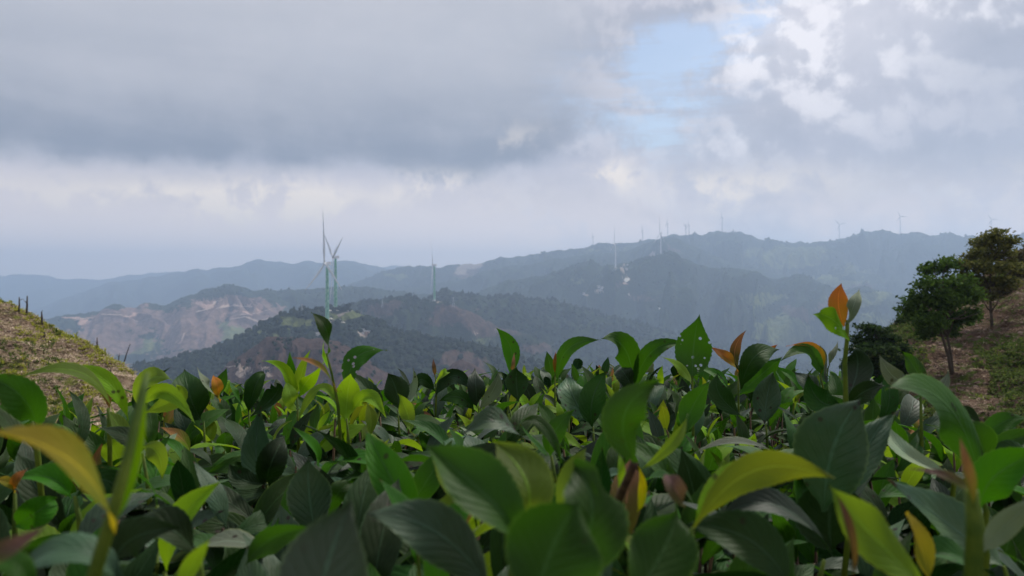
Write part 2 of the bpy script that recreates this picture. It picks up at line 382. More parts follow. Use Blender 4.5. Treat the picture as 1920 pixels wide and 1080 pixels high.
# 6 farmed hills at left, sunlight put into their lighter soil and field colours
hill('field_hills', [(-300, 640, 3600), (20, 612, 3600), (80, 598, 3600), (130, 590, 3600), (188, 583, 3600), (205, 573, 3600), (225, 569, 3600), (250, 578, 3600), (270, 571, 3600), (292, 567, 3600), (312, 572, 3600), (335, 560, 3600), (365, 548, 3600), (400, 540, 3600), (427, 532, 3600),
     (455, 540, 3600), (480, 545, 3600), (520, 544, 3600), (560, 543, 3600), (600, 540, 3600), (640, 536, 3600), (680, 537, 3600), (730, 543, 3600), (780, 550, 3600), (850, 562, 3600), (950, 610, 3600)],
     -480, 1350, 600, 12, .17, .9, 18, 520, 120, mat=hill_material('farmed_hill_cover', 11, bump=6, soil=((.17, .105, .088), (.30, .19, .155)), scar=((.45, .27, .20), (.62, .42, .33)), field=((.10, .13, .05), (.19, .21, .08))), rough=1.,
     cover=[(0, 240, 600, 90, 26, 1.), (0, 180, 640, 100, 30, 1.), (0, 350, 620, 70, 46, .95), (0, 440, 580, 100, 26, 1.), (0, 480, 600, 60, 24, .9), (2, 385, 572, 26, 5, .9), (2, 440, 590, 50, 3, 1.), (2, 150, 600, 20, 3, .9), (2, 480, 575, 30, 3, .9),
            (1, 430, 620, 60, 16, 1.), (1, 400, 590, 40, 14, .8), (1, 270, 650, 40, 20, .8), (1, 290, 600, 30, 16, .8), (2, 345, 630, 4, 10, .8), (0, 330, 680, 60, 20, .8), (1, 500, 620, 50, 14, .8), (2, 235, 592, 30, 3, .7)])
# 7 dark wooded hill under the third turbine
hill('wooded_hill', [(640, 600, 2500), (740, 575, 2500), (790, 562, 2500), (815, 550, 2500), (835, 543, 2500), (867, 550, 2500), (890, 551, 2500), (920, 556, 2500), (961, 552, 2500), (990, 558, 2500), (1044, 563, 2500), (1075, 573, 2500), (1130, 590, 2500), (1200, 606, 2500),
     (1260, 622, 2500), (1330, 640, 2500), (1400, 660, 2500), (1600, 700, 2500)], -330, 800, 400, 8, .25, .9, 21, 420, 90, mat=hm_mid, rough=1.,
     cover=[(0, 880, 580, 20, 8, .5)])
# 8 hill with the third turbine, bare brown on its right flank
hill('bare_hill', [(480, 620, 2150), (600, 585, 2150), (650, 571, 2150), (680, 565, 2150), (705, 562, 2150), (735, 557, 2150), (767, 553, 2150), (783, 560, 2130), (800, 564, 2120), (815, 563, 2120), (835, 567, 2110), (860, 577, 2100), (900, 594, 2100), (930, 611, 2080), (962, 620, 2050), (1000, 633, 2000),
     (1040, 650, 2000), (1080, 680, 2000), (1200, 740, 2000)], -330, 640, 300, 6, .30, .9, 24, 420, 100, mat=hm_near, rough=1.,
     cover=[(0, 860, 590, 60, 22, 1.), (0, 920, 620, 60, 20, .95), (0, 720, 575, 40, 9, .8), (0, 1000, 655, 50, 14, .9), (0, 700, 590, 60, 8, .6), (2, 880, 620, 12, 3, 1.), (2, 935, 619, 16, 3, 1.), (2, 820, 566, 14, 2, 1.), (-1, 790, 600, 30, 26, 1.), (1, 890, 640, 50, 8, .6)])
# 9 near wooded hill carrying the two big turbines
hill('turbine_hill', [(150, 760, 1450), (230, 700, 1450), (262, 684, 1450), (300, 679, 1450), (350, 666, 1450), (400, 653, 1450), (440, 637, 1450), (465, 622, 1450), (490, 607, 1450), (520, 591, 1450), (545, 583, 1450), (570, 579, 1440), (600, 580, 1440), (629, 580, 1440), (660, 581, 1440), (680, 590, 1440),
     (705, 602, 1430), (740, 618, 1420), (790, 632, 1400), (850, 640, 1380), (900, 648, 1360), (950, 664, 1350), (1010, 682, 1350), (1080, 705, 1350), (1200, 760, 1350)], -260, 620, 260, 4.5, .16, .8, 27, 560, 130, mat=hm_near, rough=1.,
     cover=[(1, 650, 588, 40, 9, 1.), (1, 560, 605, 50, 12, .8), (1, 490, 625, 40, 8, .6), (2, 600, 582, 20, 2.5, .9), (2, 645, 582, 30, 2.0, 1.), (0, 640, 600, 40, 8, .5), (2, 690, 625, 14, 6, 1.), (0, 850, 670, 40, 12, .9), (0, 880, 690, 40, 20, .9)])
# 10 bare purple-brown spur in front
hill('bare_spur', [(330, 790, 950), (395, 715, 950), (430, 680, 950), (470, 652, 950), (500, 634, 950), (530, 630, 950), (560, 634, 950), (600, 634, 950), (630, 640, 950), (655, 650, 950), (690, 675, 950), (715, 694, 950), (745, 708, 950), (800, 745, 950), (900, 800, 950)],
     -230, 420, 200, 3, .22, 1., 31, 420, 110, mat=hill_material('bare_spur_cover', 3.2, bump=1.6, soil=((.05, .031, .029), (.095, .060, .052))), rough=1., base_cover=(1, 0, 0),
     cover=[(2, 468, 690, 14, 14, .62), (2, 500, 700, 22, 12, .56), (2, 660, 655, 14, 8, .56), (2, 450, 681, 40, 2, .7), (1, 560, 700, 60, 18, .7), (1, 690, 720, 50, 14, .6)])
hill('bare_spur', [(780, 760, 1000), (830, 700, 1000), (850, 682, 1000), (868, 674, 1000), (890, 684, 1000), (930, 712, 1000), (1000, 760, 1000)],
     -240, 300, 150, 3, .22, 1., 33, 160, 50, mat=bpy.data.materials['bare_spur_cover'], base_cover=(1, 0, 0))

# ------------------------------------------------------------------ haze: one closed box of pale even air
hz = MB(); hz.box((0, 5500, -5), (17000, 12000, 1036))
hm, ht, hb, hout = mat_new('haze_air')
ht.n.remove(hb); pv = ht.new('ShaderNodeVolumePrincipled')
pv.inputs['Color'].default_value = (.59, .755, 1., 1); pv.inputs['Density'].default_value = 1.8e-4; pv.inputs['Anisotropy'].default_value = .3
ht.l.new(pv.outputs[0], hout.inputs['Volume'])
tag(hz.build('haze', hm, smooth=False), 'pale blue haze filling the valleys', 'haze', kind='stuff')
# ------------------------------------------------------------------ wind turbines
white_m = simple('turbine_white', (.72, .73, .74), .45, .08, .3)
dark_white_m = simple('turbine_grey_white', (.42, .44, .46), .5, .08, .3)
conc_m = simple('concrete', (.5, .48, .44), .9, .15, .5)
def tower_green(h):
    m, t, b, out = mat_new('green_banded_tower_paint')
    tcn = t.new('ShaderNodeTexCoord').outputs['Object']; sp = t.new('ShaderNodeSeparateXYZ'); t.l.new(tcn, sp.inputs[0])
    nz = t.noise(t.vscale(tcn, (.6, .6, .16)), 1.2, 4, .6)
    zz = t.m('DIVIDE', sp.outputs[2], h)
    fac = t.step(t.m('ADD', zz, t.m('MULTIPLY', t.m('SUBTRACT', nz, .5), .5)), .95, 1.1)
    g = t.mix(t.step(nz, .42, .62), (.06, .30, .15), (.30, .52, .36))
    low = t.step(zz, .0, .07, 1., 0.)
    t.put(b.inputs['Base Color'], t.mix(low, t.mix(fac, g, (.5, .52, .52)), (.62, .62, .6)))
    b.inputs['Roughness'].default_value = .5
    return m
TH = 95.
green_m = tower_green(TH)
def blade_mesh(L):
    n, k = 16, 10; V = []; Fs = []
    for i in range(n):
        t = i/(n-1); z = 1.2+t*(L-1.2)
        ch = 2.4 if t < .03 else (2.6+(5.6-2.6)*min(1, (t-.03)/.17) if t < .2 else 5.6*(1-(t-.2)/.8)**.85+.5)
        th = 2.4 if t < .03 else max(.12, 2.2*(1-t)**2.2*.6+.12)
        tw = R(14)*(1-t)**2; bend = -2.5*t*t
        for j in range(k):
            a = 2*math.pi*j/k; x = math.cos(a)*ch/2-(ch*.18 if t > .05 else 0); y = math.sin(a)*th/2
            V.append((x*math.cos(tw)-y*math.sin(tw), x*math.sin(tw)+y*math.cos(tw)+bend, z))
    for i in range(n-1):
        for j in range(k): Fs.append((i*k+j, i*k+(j+1) % k, (i+1)*k+(j+1) % k, (i+1)*k+j))
    Fs.append(tuple(range(k))[::-1]); Fs.append(tuple((n-1)*k+j for j in range(k)))
    me = bpy.data.meshes.new('blade'); me.from_pydata(V, [], Fs); me.update(); me.polygons.foreach_set('use_smooth', [True]*len(me.polygons))
    return me
_tm = {}
def turbine(base, axis_deg, rot, label, green=True, h=TH, L=86., group='wind turbines along the ridges', wmat=None, thick=1.):
    """axis_deg: heading of the rotor axis, 0 = away from the camera, 180 = towards it, 270 = left"""
    root = empty('wind_turbine', base, label=label, cat='wind turbine', group=group)
    wm = wmat or white_m; key = (green, h, L, thick, wm.name)
    if key not in _tm:
        tb = MB(); n = 14
        tb.tube([(0, 0, -12), (0, 0, 0), (0, 0, h*.3), (0, 0, h*.6), (0, 0, h*.85), (0, 0, h-2)], [q*thick for q in (2.7, 2.7, 2.4, 2.1, 1.8, 1.6)], n)
        ba = MB(); ba.tube([(0, 0, -6), (0, 0, .6), (0, 0, 1.2)], [6.2, 6., 3.4], 18)
        na = MB(); na.box((0, 2.2, h), (3.8*thick, 9, 3.8*thick), 0, .86); na.box((0, 4.6, h+2.4), (2.2, 2.6, 1.), 0, .8)
        hu = MB(); hu.tube([(0, -2.5, h), (0, -3.6, h), (0, -5.4, h), (0, -6.5, h), (0, -7., h)], [1.9, 2.2, 2.1, 1.2, .2], 14)
        bl = blade_mesh(L)
        if thick > 1:
            for q in bl.vertices: q.co.x *= thick; q.co.y *= thick
        _tm[key] = [tb.mesh('tower'), ba.mesh('base'), na.mesh('nacelle', False), hu.mesh('hub'), bl]
        for me, mt in zip(_tm[key], (green_m if green else wm, conc_m, wm, wm, wm)): me.materials.append(mt)
    th = R(180-axis_deg); M = Matrix.Rotation(th, 4, 'Z')
    tb, ba, na, hu, bl = _tm[key]
    link('tower', tb, parent=root); link('base', ba, parent=root)
    for nm, me in (('nacelle', na), ('hub', hu)):
        link(nm, me, parent=root).matrix_local = M
    for k in range(3):
        o = link('blade', bl, parent=root)
        o.matrix_local = M @ Matrix.Translation((0, -4.6, h)) @ Matrix.Rotation(R(rot+120*k), 4, 'Y')
    return root
def tbase(px, hub_py, d, h=TH):
    p = P(px, hub_py, d); p.z -= h; return p
turbine(tbase(613.5, 494, 1290), 234, 0, 'tallest wind turbine in front with green tower and upright blade on the wooded hill', thick=1.25)
turbine(tbase(629, 482, 1455), 243, -52, 'second wind turbine with green tower and white foot, just right of and behind the tallest', thick=1.25)
turbine(tbase(814.5, 497, 2115), 267, 32, 'single green towered wind turbine on the bare brown hill right of the tall pair', thick=1.25)
turbine(tbase(1154, 457, 3190), 266, 12, 'white wind turbine on the dark mountain above the pale landslip', False, thick=1.1)
turbine(tbase(1239, 437, 3520), 262, 2, 'white wind turbine on the summit of the dark mountain', False, thick=1.1)
pale_w = simple('turbine_pale_white', (.8, .8, .82), .5, .05, .3)
far = [(1112, 443, 0, 'leftmost tiny wind turbine on the long far ridge'), (1205, 432, 4, 'tiny wind turbine on the far ridge left of the dark summit turbine'),
       (1252, 419, 8, 'tiny wind turbine rising behind the dark summit turbine, right of it'), (1286, 424, 60, 'fainter of two close wind turbines on the ridge crest'),
       (1292, 422, 0, 'taller of two close wind turbines on the ridge crest'), (1354, 407, 3, 'tiny wind turbine standing on the highest knoll of the middle ridge'),
       (1574, 421, -40, 'pale wind turbine alone on the ridge above the orange tipped tea shoot'), (1688, 406, -25, 'pale wind turbine on the ridge left of the two slope trees'),
       (1859, 412, -30, 'faint wind turbine whose rotor shows just over the tallest slope tree')]
for px, hy, rt, lab in far:
    hh = 75. if px != 1706 else 50.
    cp = np.interp(px, [q[0] for q in ridge_pts], [q[1] for q in ridge_pts])
    hgt = max(20., (cp-hy)/F*D3+14)
    turbine(tbase(px, hy, D3+30, hgt), 262 if px < 1500 else 200, rt, lab, False, h=hgt, L=min(46., hgt*.6), thick=1.0, wmat=dark_white_m if px < 1500 else pale_w)
turbine(tbase(-22, 520, 2900, 90), 205, -72, 'wind turbine mostly outside the left edge with one blade tip showing', False, h=90, L=86)

# ------------------------------------------------------------------ lattice pylons
steel_m = simple('galvanised_steel', (.35, .37, .4), .5, .1, 1.)
def pylon(px, py, hname, hpx, label):
    b = on(hname, px, py)
    if b is None: return
    H = hpx/F*b.y; root = empty('transmission_tower', b, label=label, cat='pylon', group='lattice pylons on the hills'); r = .22
    legs = [(-1, -1), (1, -1), (1, 1), (-1, 1)]; W = H*.13
    def pt(sx, sy, t): q = W*(1-t*.85); return Vector((sx*q, sy*q, t*H-(1 if t == 0 else 0)))
    for sx, sy in legs:
        m = MB(); m.tube([pt(sx, sy, 0), pt(sx, sy, 1)], r, 5); m.build('leg', steel_m, root, False)
    m = MB(); lv = [0, .25, .47, .66, .82, 1.]
    for a, c_ in zip(lv[:-1], lv[1:]):
        for i in range(4):
            p, q = legs[i], legs[(i+1) % 4]
            m.tube([pt(*p, a), pt(*q, c_)], r*.6, 4); m.tube([pt(*q, a), pt(*p, c_)], r*.6, 4)
    m.build('bracing', steel_m, root, False)
    for t, q in ((.66, .26), (.82, .22), (.97, .16)):
        m = MB(); m.tube([(-H*q, 0, t*H), (0, 0, t*H+.6), (H*q, 0, t*H)], r*.8, 5); m.build('crossarm', steel_m, root, False)
pylon(566, 590, 'turbine_hill', 20, 'small lattice pylon on the wooded hill left of the tallest turbine')
pylon(717, 577, 'bare_hill', 15, 'faint lattice pylon on the brown hill between the tall turbines and the third one')
pylon(850, 576, 'bare_hill', 19, 'lattice pylon on the slope just right of the third turbine')

# ------------------------------------------------------------------ tracks
track_m = simple('track_dirt', (.50, .36, .28), .95, .2, .3)
pale_m = simple('track_concrete', (.55, .52, .46), .9, .15, .3)
def ribbon(name, hname, pts, wd, mat, lift=.5):
    out = []
    for (a, b_), (c_, d_) in zip(pts[:-1], pts[1:]):
        k = max(2, int(math.hypot(c_-a, d_-b_)/3))
        for i in range(k):
            p = on(hname, a+(c_-a)*i/k, b_+(d_-b_)*i/k)
            if p: out.append(p)
    if len(out) < 2: return
    V = []; Fs = []
    for i, p in enumerate(out):
        t = out[min(i+1, len(out)-1)]-out[max(i-1, 0)]; t.z = 0; t.normalize(); s_ = Vector((-t.y, t.x, 0))
        for sg in (-1, 1):
            q = p+s_*sg*wd/2*(1+.3*math.sin(i*1.7)); g = drop(hname, q.x, q.y); V.append((q.x, q.y, max((g.z if g else p.z), p.z)+lift))
    Fs = [(2*i, 2*i+1, 2*i+3, 2*i+2) for i in range(len(out)-1)]
    me = bpy.data.meshes.new(name); me.from_pydata(V, [], Fs); me.update()
    o = link(name, me, mat); o['kind'] = 'structure'; return o
for pts in ([(368, 586), (391, 580), (405, 566), (424, 562)], [(405, 579), (439, 574), (476, 577)], [(450, 591), (483, 588), (509, 580)], [(431, 599), (461, 595), (483, 604), (516, 593)], [(140, 601), (165, 597), (182, 595)],
            [(341, 638), (347, 622)], [(190, 590), (235, 592), (262, 606)], [(470, 561), (480, 564)]):
    ribbon('dirt_track', 'field_hills', pts, 7, track_m)
ribbon('hill_road', 'turbine_hill', [(606, 599), (620, 598), (636, 602), (648, 608), (656, 612)], 3.4, pale_m)
ribbon('hill_road', 'turbine_hill', [(604, 584), (625, 583), (645, 583), (664, 584)], 5, pale_m)
ribbon('dirt_track', 'dark_mountain', [(1171, 530), (1178, 526), (1182, 521)], 9, pale_m)
ribbon('dirt_track', 'dark_mountain', [(1168, 533), (1182, 533)], 6, track_m)
ribbon('dirt_track', 'dark_mountain', [(1178, 553), (1183, 558)], 5, pale_m)
ribbon('dirt_track', 'dark_mountain', [(1236, 577), (1239, 585)], 5, pale_m)

# ------------------------------------------------------------------ far houses
wall_m = simple('whitewashed_wall', (.6, .58, .55), .9, .08, .4)
brick_m = simple('pinkish_block_wall', (.42, .28, .22), .9, .15, .4)
roof_m = simple('grey_roof_tile', (.22, .21, .21), .8, .2, .6)
glass_m = simple('dark_window', (.03, .035, .04), .2, .1, 1.)
def house(hname, px, py, wpx, hpx, label, wm=None, rz=.2):
    b = on(hname, px, py)
    if b is None: return
    W = wpx/F*b.y; H = hpx/F*b.y; Dp = W*.7
    root = empty('house', b, label=label, cat='house', group='small houses on the hills'); root.rotation_euler.z = rz
    m = MB(); m.box((0, 0, H*.32-1), (W, Dp, H*.64+2)); m.build('wall', wm or wall_m, root, False)
    m = MB(); x, y, z0, z1 = W*.56, Dp*.6, H*.642, H
    m.add([(-x, -y, z0), (x, -y, z0), (x, y, z0), (-x, y, z0), (-x, 0, z1), (x, 0, z1)], [(0, 1, 5, 4), (2, 3, 4, 5), (1, 2, 5), (3, 0, 4), (3, 2, 1, 0)])
    m.build('roof', roof_m, root, False)
    for sx in (-.27, .27):
        m = MB(); m.box((sx*W, -Dp/2-.03, H*.36), (W*.16, .12, H*.22)); m.build('window', glass_m, root, False)
house('turbine_hill', 597, 630, 9, 7, 'small white hut below the tallest turbine')
house('turbine_hill', 679, 625, 8, 9, 'white end house of the pair in the wooded dip')
house('turbine_hill', 688, 627, 12, 8, 'pinkish block house beside the white one in the wooded dip', brick_m, -.2)
house('dark_mountain', 1095, 552, 6, 4, 'lone white farmhouse on the mountain flank at left of the village')
house('dark_mountain', 1125, 545, 6, 4, 'white hillside house at the lower end of the small cluster')
house('dark_mountain', 1129, 541, 5, 4, 'white hillside house at the right of the small cluster')
house('dark_mountain', 1122, 539, 5, 4, 'white hillside house at the upper end of the small cluster')
house('dark_mountain', 1174, 506, 5, 4, 'white house on the pale landslip under the mountain turbine')
house('dark_mountain', 1177, 499, 4, 4, 'topmost white house on the pale landslip')

# ------------------------------------------------------------------ woods on the nearer hills
def ico(sub):
    import bmesh
    bm = bmesh.new(); bmesh.ops.create_icosphere(bm, subdivisions=sub, radius=1.)
    V = np.array([v.co[:] for v in bm.verts]); Fs = np.array([[v.index for v in f.verts] for f in bm.faces]); bm.free(); return V, Fs
ICO1, ICO2 = ico(1), ico(2)
def lump(base, seed, amp=.28, squash=1.):
    V, Fs = base; n = fbm(V[:, 0]*1.6+seed, V[:, 1]*1.6+V[:, 2]*2.1, 3, seed)
    V = V*(1+amp*n)[:, None]; V = V*np.array([1, 1, squash]); return V, Fs
def scatter_mesh(name, protos, pos, scale, rotz, which, mat, smooth=False, tilt=None):
    Vs = []; Fs = []; off = 0
    for k, (PV, PF) in enumerate(protos):
        ix = np.nonzero(which == k)[0]
        if not len(ix): continue
        c_, s_ = np.cos(rotz[ix]), np.sin(rotz[ix]); sc = scale[ix]
        if sc.ndim == 1: sc = np.stack([sc, sc, sc], 1)
        v = PV[None]*sc[:, None]; x = v[..., 0]*c_[:, None]-v[..., 1]*s_[:, None]; y = v[..., 0]*s_[:, None]+v[..., 1]*c_[:, None]; z = v[..., 2]
        if tilt is not None: z = z+x*tilt[ix, 0][:, None]+y*tilt[ix, 1][:, None]
        v = np.stack([x, y, z], 2)+pos[ix][:, None]
        f = PF[None]+(np.arange(len(ix))*len(PV))[:, None, None]+off
        Vs.append(v.reshape(-1, 3)); Fs.append(f.reshape(-1, PF.shape[1])); off += len(ix)*len(PV)
    return link(name, mesh_np(name, np.concatenate(Vs), np.concatenate(Fs), smooth), mat)
def foliage_mat(name, a, b_, rough=.85, trans=None, nscale=None):
    m, t, b, out = mat_new(name)
    g = t.new('ShaderNodeNewGeometry'); r = g.outputs['Random Per Island']
    col = t.mix(r, a, b_)
    if nscale:
        nz = t.noise(g.outputs['Position'], nscale, 3, .5); col = t.mix(t.step(nz, .4, .62, 0, .7), col, tuple(q*.6 for q in a))
    t.put(b.inputs['Base Color'], col); b.inputs['Roughness'].default_value = rough; b.inputs['Specular IOR Level'].default_value = .12
    if trans:
        tr = t.new('ShaderNodeBsdfTranslucent'); t.put(tr.inputs[0], t.mix(r, tuple(q*1.3 for q in a), tuple(q*1.4 for q in b_))); mx = t.new('ShaderNodeMixShader'); mx.inputs[0].default_value = trans
        t.l.new(b.outputs[0], mx.inputs[1]); t.l.new(tr.outputs[0], mx.inputs[2]); t.l.new(mx.outputs[0], out.inputs[0])
    return m
wood_m = foliage_mat('wood_canopy', (.007, .015, .008), (.018, .030, .012))
def canopy(hname, count, size, seed, label, ymax=770, low=False, thr=.38, vmax=.75):
    _, V, cov, (rows, nu) = BVH[hname]; g = np.random.default_rng(seed)
    VG = V.reshape(rows, nu, 3); CG = cov.reshape(rows, nu, 4)
    i = g.integers(2, rows-2, count*6); j = g.integers(1, nu-2, count*6); a = g.random(count*6)[:, None]; b_ = g.random(count*6)[:, None]
    p = (VG[i, j]*(1-a)+VG[i, j+1]*a)*(1-b_)+(VG[i+1, j]*(1-a)+VG[i+1, j+1]*a)*b_
    ar = np.linalg.norm(np.cross(VG[i, j+1]-VG[i, j], VG[i+1, j]-VG[i, j]), axis=1)
    py = 540-(p[:, 2]-CAMZ)/p[:, 1]*F; px = 960+p[:, 0]/p[:, 1]*F
    cv = CG[i, j, :3].max(1)+.35*fbm(p[:, 0]/40, p[:, 1]/40, 3, seed)
    keep = (cv < thr) & (py < ymax) & (px > -120) & (px < 2050)
    w_ = ar*keep; w_ = w_/w_.sum(); sel = g.choice(len(p), min(count, int(keep.sum())), replace=False, p=w_)
    p = p[sel]; sc = size*g.uniform(.65, 1.35, len(p))
    base = ICO1 if low else ICO2
    protos = [lump(base, seed+q, .3, sq) for q, sq in enumerate((.9, 1.15, .75))]
    cone = lump(base, seed+9, .12, 1.); cv_ = cone[0].copy(); tt = np.clip((cv_[:, 2]+1)/2, 0, 1); cv_[:, :2] *= (1-.8*tt)[:, None]*.95; cv_[:, 2] *= 1.7; protos.append((cv_, cone[1]))
    which = g.choice(4, len(p), p=(.34, .28, .26, .12))
    p = p.copy(); p[:, 2] += sc*.35
    o = scatter_mesh('woodland', protos, p, np.stack([sc, sc, sc*g.uniform(.8, 1.2, len(p))], 1), g.uniform(0, 6.28, len(p)), which, wood_m)
    return tag(o, label, 'woodland', kind='stuff')
canopy('turbine_hill', 5200, 4.6, 2, 'dark woods covering the hill below the tall turbines')
canopy('bare_hill', 2600, 5.2, 3, 'woods in the dips of the bare brown hill', low=True)
canopy('wooded_hill', 4200, 6., 4, 'woods on the dark hill behind the third turbine', low=True, ymax=700)
canopy('dark_mountain', 1500, 5., 5, 'forest over the big dark mountain', low=True, ymax=690)
canopy('field_hills', 1500, 5.5, 6, 'hedgerow woods along the pinkish farmed hills', low=True, thr=.25)
canopy('ridge_hills', 1600, 7., 7, 'forest along the long far ridge', low=True, ymax=600)
canopy('bare_spur', 160, 2.3, 8, 'scattered bushes on the bare spur', thr=2.)

# ------------------------------------------------------------------ the two slopes beside the hedge
def slope(name, cols, dbot, pybot, mat, seed, nu=300, nv=200, rough=.10, back=14):
    cx = [q[0] for q in cols]; px = np.linspace(cx[0], cx[-1], nu); py = np.interp(px, cx, [q[1] for q in cols]); dc = np.interp(px, cx, [q[2] for q in cols])
    for _ in range(3):
        q = np.concatenate([[py[0]], py, [py[-1]]]); py = np.convolve(q, [.25, .5, .25], 'valid')
    v = np.concatenate([-np.linspace(1, 0, 12)[:-1], np.linspace(0, 1, nv)])
    PX, V_ = np.meshgrid(px, v); DC = np.interp(PX, px, dc); PY0 = np.interp(PX, px, py); vf = np.clip(V_, 0, 1); vb = np.clip(-V_, 0, 1)
    ZC = CAMZ-(PY0-540)/F*DC; ZB = CAMZ-(pybot-540)/F*dbot
    Dd = DC+(dbot-DC)*vf+back*vb; Z = ZC+(ZB-ZC)*(vf**1.25)-back*.9*vb**1.4
    Xw = (PX-960)/F*Dd
    env = sstep(np.abs(V_), 0, .06)
    Z = Z+rough*(fbm(Xw/3.2, Dd/3.2, 3, seed)*3.2*(.15+env)+fbm(Xw/.7, Dd/.7, 4, seed+7)*1.1)
    Vv = np.stack([Xw.ravel(), Dd.ravel(), Z.ravel()], 1); rows = len(v); idx = np.arange(rows*nu).reshape(rows, nu)
    Fq = np.stack([idx[:-1, :-1].ravel(), idx[1:, :-1].ravel(), idx[1:, 1:].ravel(), idx[:-1, 1:].ravel()], 1)
    o = link(name, mesh_np(name, Vv, Fq), mat); o['kind'] = 'structure'
    BVH[name] = (BVHTree.FromPolygons([tuple(r) for r in Vv.tolist()], Fq.tolist()), Vv, None, (rows, nu)); return o
def soil_material(name, c1, c2, c3, g1):
    m, t, b, out = mat_new(name); pos = t.new('ShaderNodeNewGeometry').outputs['Position']
    nb = t.noise(pos, .35, 4, .6); nm = t.noise(pos, 1.6, 6, .65); nf = t.noise(pos, 9., 6, .7); nw = t.noise(pos, 34., 4, .7)
    col = t.mix(t.step(nf, .35, .65), c1, c2); col = t.mix(t.step(nw, .55, .72, 0, .8), col, c3); col = t.mix(t.step(t.m('ADD', nm, t.m('MULTIPLY', nb, .4)), .68, .82), col, g1)
    t.put(b.inputs['Base Color'], col); b.inputs['Roughness'].default_value = .95; b.inputs['Specular IOR Level'].default_value = .05
    bn = t.new('ShaderNodeBump'); bn.inputs['Distance'].default_value = .12; t.put(bn.inputs['Height'], t.m('ADD', nf, t.m('MULTIPLY', nw, .5))); t.l.new(bn.outputs[0], b.inputs['Normal'])
    return m
left_soil = soil_material('left_slope_soil', (.22, .155, .105), (.42, .31, .22), (.60, .48, .36), (.22, .25, .05))
right_soil = soil_material('right_slope_soil', (.085, .052, .036), (.18, .115, .08), (.32, .23, .17), (.09, .13, .025))
slope('left_slope', [(-700, 230, 62), (-300, 430, 54), (-100, 520, 48), (0, 565, 45), (30, 576, 44), (60, 594, 43), (100, 616, 42), (160, 644, 40), (200, 666, 39), (250, 700, 37), (300, 740, 35), (380, 805, 33), (520, 930, 30), (800, 1350, 27), (1000, 1900, 24)], 15, 1300, left_soil, 3)
slope('right_slope', [(900, 1900, 26), (1150, 1350, 30), (1380, 985, 36), (1480, 860, 40), (1560, 765, 44), (1620, 680, 48), (1680, 600, 52), (1730, 572, 54), (1800, 545, 58), (1850, 512, 62), (1920, 466, 68), (2050, 380, 74), (2300, 250, 82), (2700, 120, 90)], 19, 1180, right_soil, 6)

def on_slope(name, count, seed, fn=None, pxr=(-150, 600), pyr=(540, 1000)):
    g = np.random.default_rng(seed); _, V, _, (rows, nu) = BVH[name]; VG = V.reshape(rows, nu, 3)
    n = count*8; i = g.integers(9, rows-2, n); j = g.integers(1, nu-2, n); a = g.random(n)[:, None]; b_ = g.random(n)[:, None]
    p = (VG[i, j]*(1-a)+VG[i, j+1]*a)*(1-b_)+(VG[i+1, j]*(1-a)+VG[i+1, j+1]*a)*b_
    ar = np.linalg.norm(np.cross(VG[i, j+1]-VG[i, j], VG[i+1, j]-VG[i, j]), axis=1)
    px = 960+p[:, 0]/p[:, 1]*F; py = 540-(p[:, 2]-CAMZ)/p[:, 1]*F
    k = (px > pxr[0]) & (px < pxr[1]) & (py > pyr[0]) & (py < pyr[1]); w_ = ar*k
    if fn is not None: w_ = w_*np.clip(fn(p, px, py, i), 0, 1)
    w_ = w_/w_.sum(); sel = g.choice(n, min(count, int((w_ > 0).sum())), replace=False, p=w_); return p[sel], g
def tuft_proto(nb, ln, wd, spread, seed, leafy=False):
    g = np.random.default_rng(seed); V = []; Fs = []
    for b in range(nb):
        a = g.uniform(0, 6.28); el = g.uniform(.35, 1.35) if not leafy else g.uniform(.1, 1.2); L = ln*g.uniform(.6, 1.2); d = np.array([math.cos(a)*math.cos(el), math.sin(a)*math.cos(el), math.sin(el)]); s_ = np.array([-math.sin(a), math.cos(a), 0])
        r0 = g.uniform(-spread, spread, 3); r0[2] = abs(r0[2])*.6 if leafy else 0
        m_ = r0+d*L*.55+np.array([0, 0, .02]); e = r0+d*L-np.array([0, 0, L*.25])
        k = len(V); V += [r0-s_*wd*.25, r0+s_*wd*.25, m_+s_*wd*.5, m_-s_*wd*.5, e]; Fs += [(k, k+1, k+2), (k, k+2, k+3), (k+3, k+2, k+4)]
    return np.array(V), np.array(Fs)
weed_l = foliage_mat('yellow_green_weed', (.18, .21, .02), (.46, .46, .07), trans=.35)
weed_d = foliage_mat('green_weed', (.045, .08, .012), (.13, .18, .035), trans=.3)
weed_m = foliage_mat('mid_green_weed', (.07, .11, .015), (.22, .27, .045), trans=.3)
straw = foliage_mat('dry_straw', (.30, .21, .14), (.72, .58, .42)); twig = foliage_mat('dead_twigs', (.07, .045, .03), (.28, .19, .13))
tu = [tuft_proto(9, .30, .05, .08, 1), tuft_proto(12, .22, .07, .12, 2, True), tuft_proto(8, .38, .04, .06, 3)]
sticks = [tuft_proto(5, .5, .035, .2, 11), tuft_proto(6, .35, .03, .25, 12)]
for V_, _ in sticks: V_[:, 2] = V_[:, 2]*.25+.02
def band(seed, kx, ky, sc):                       # weeds and slash lie in rows that run down the slope
    def f(p, px, py, i): return .5+.9*fbm((p[:, 0]+p[:, 2]*kx)/sc, (p[:, 1]*.35)/sc, 3, seed)
    return f
def put_tufts(name, hname, n, seed, protos, mat, smin, smax, label, cat, fn=None, **kw):
    p, g = on_slope(hname, n, seed, fn, **kw); p = p.copy(); p[:, 2] -= .02
    o = scatter_mesh(name, protos, p, g.uniform(smin, smax, len(p)), g.uniform(0, 6.28, len(p)), g.integers(0, len(protos), len(p)), mat)
    return tag(o, label, cat, kind='stuff')
lb = band(31, .8, 1, 2.6)
L_ = dict(pxr=(-500, 560), pyr=(420, 1050))
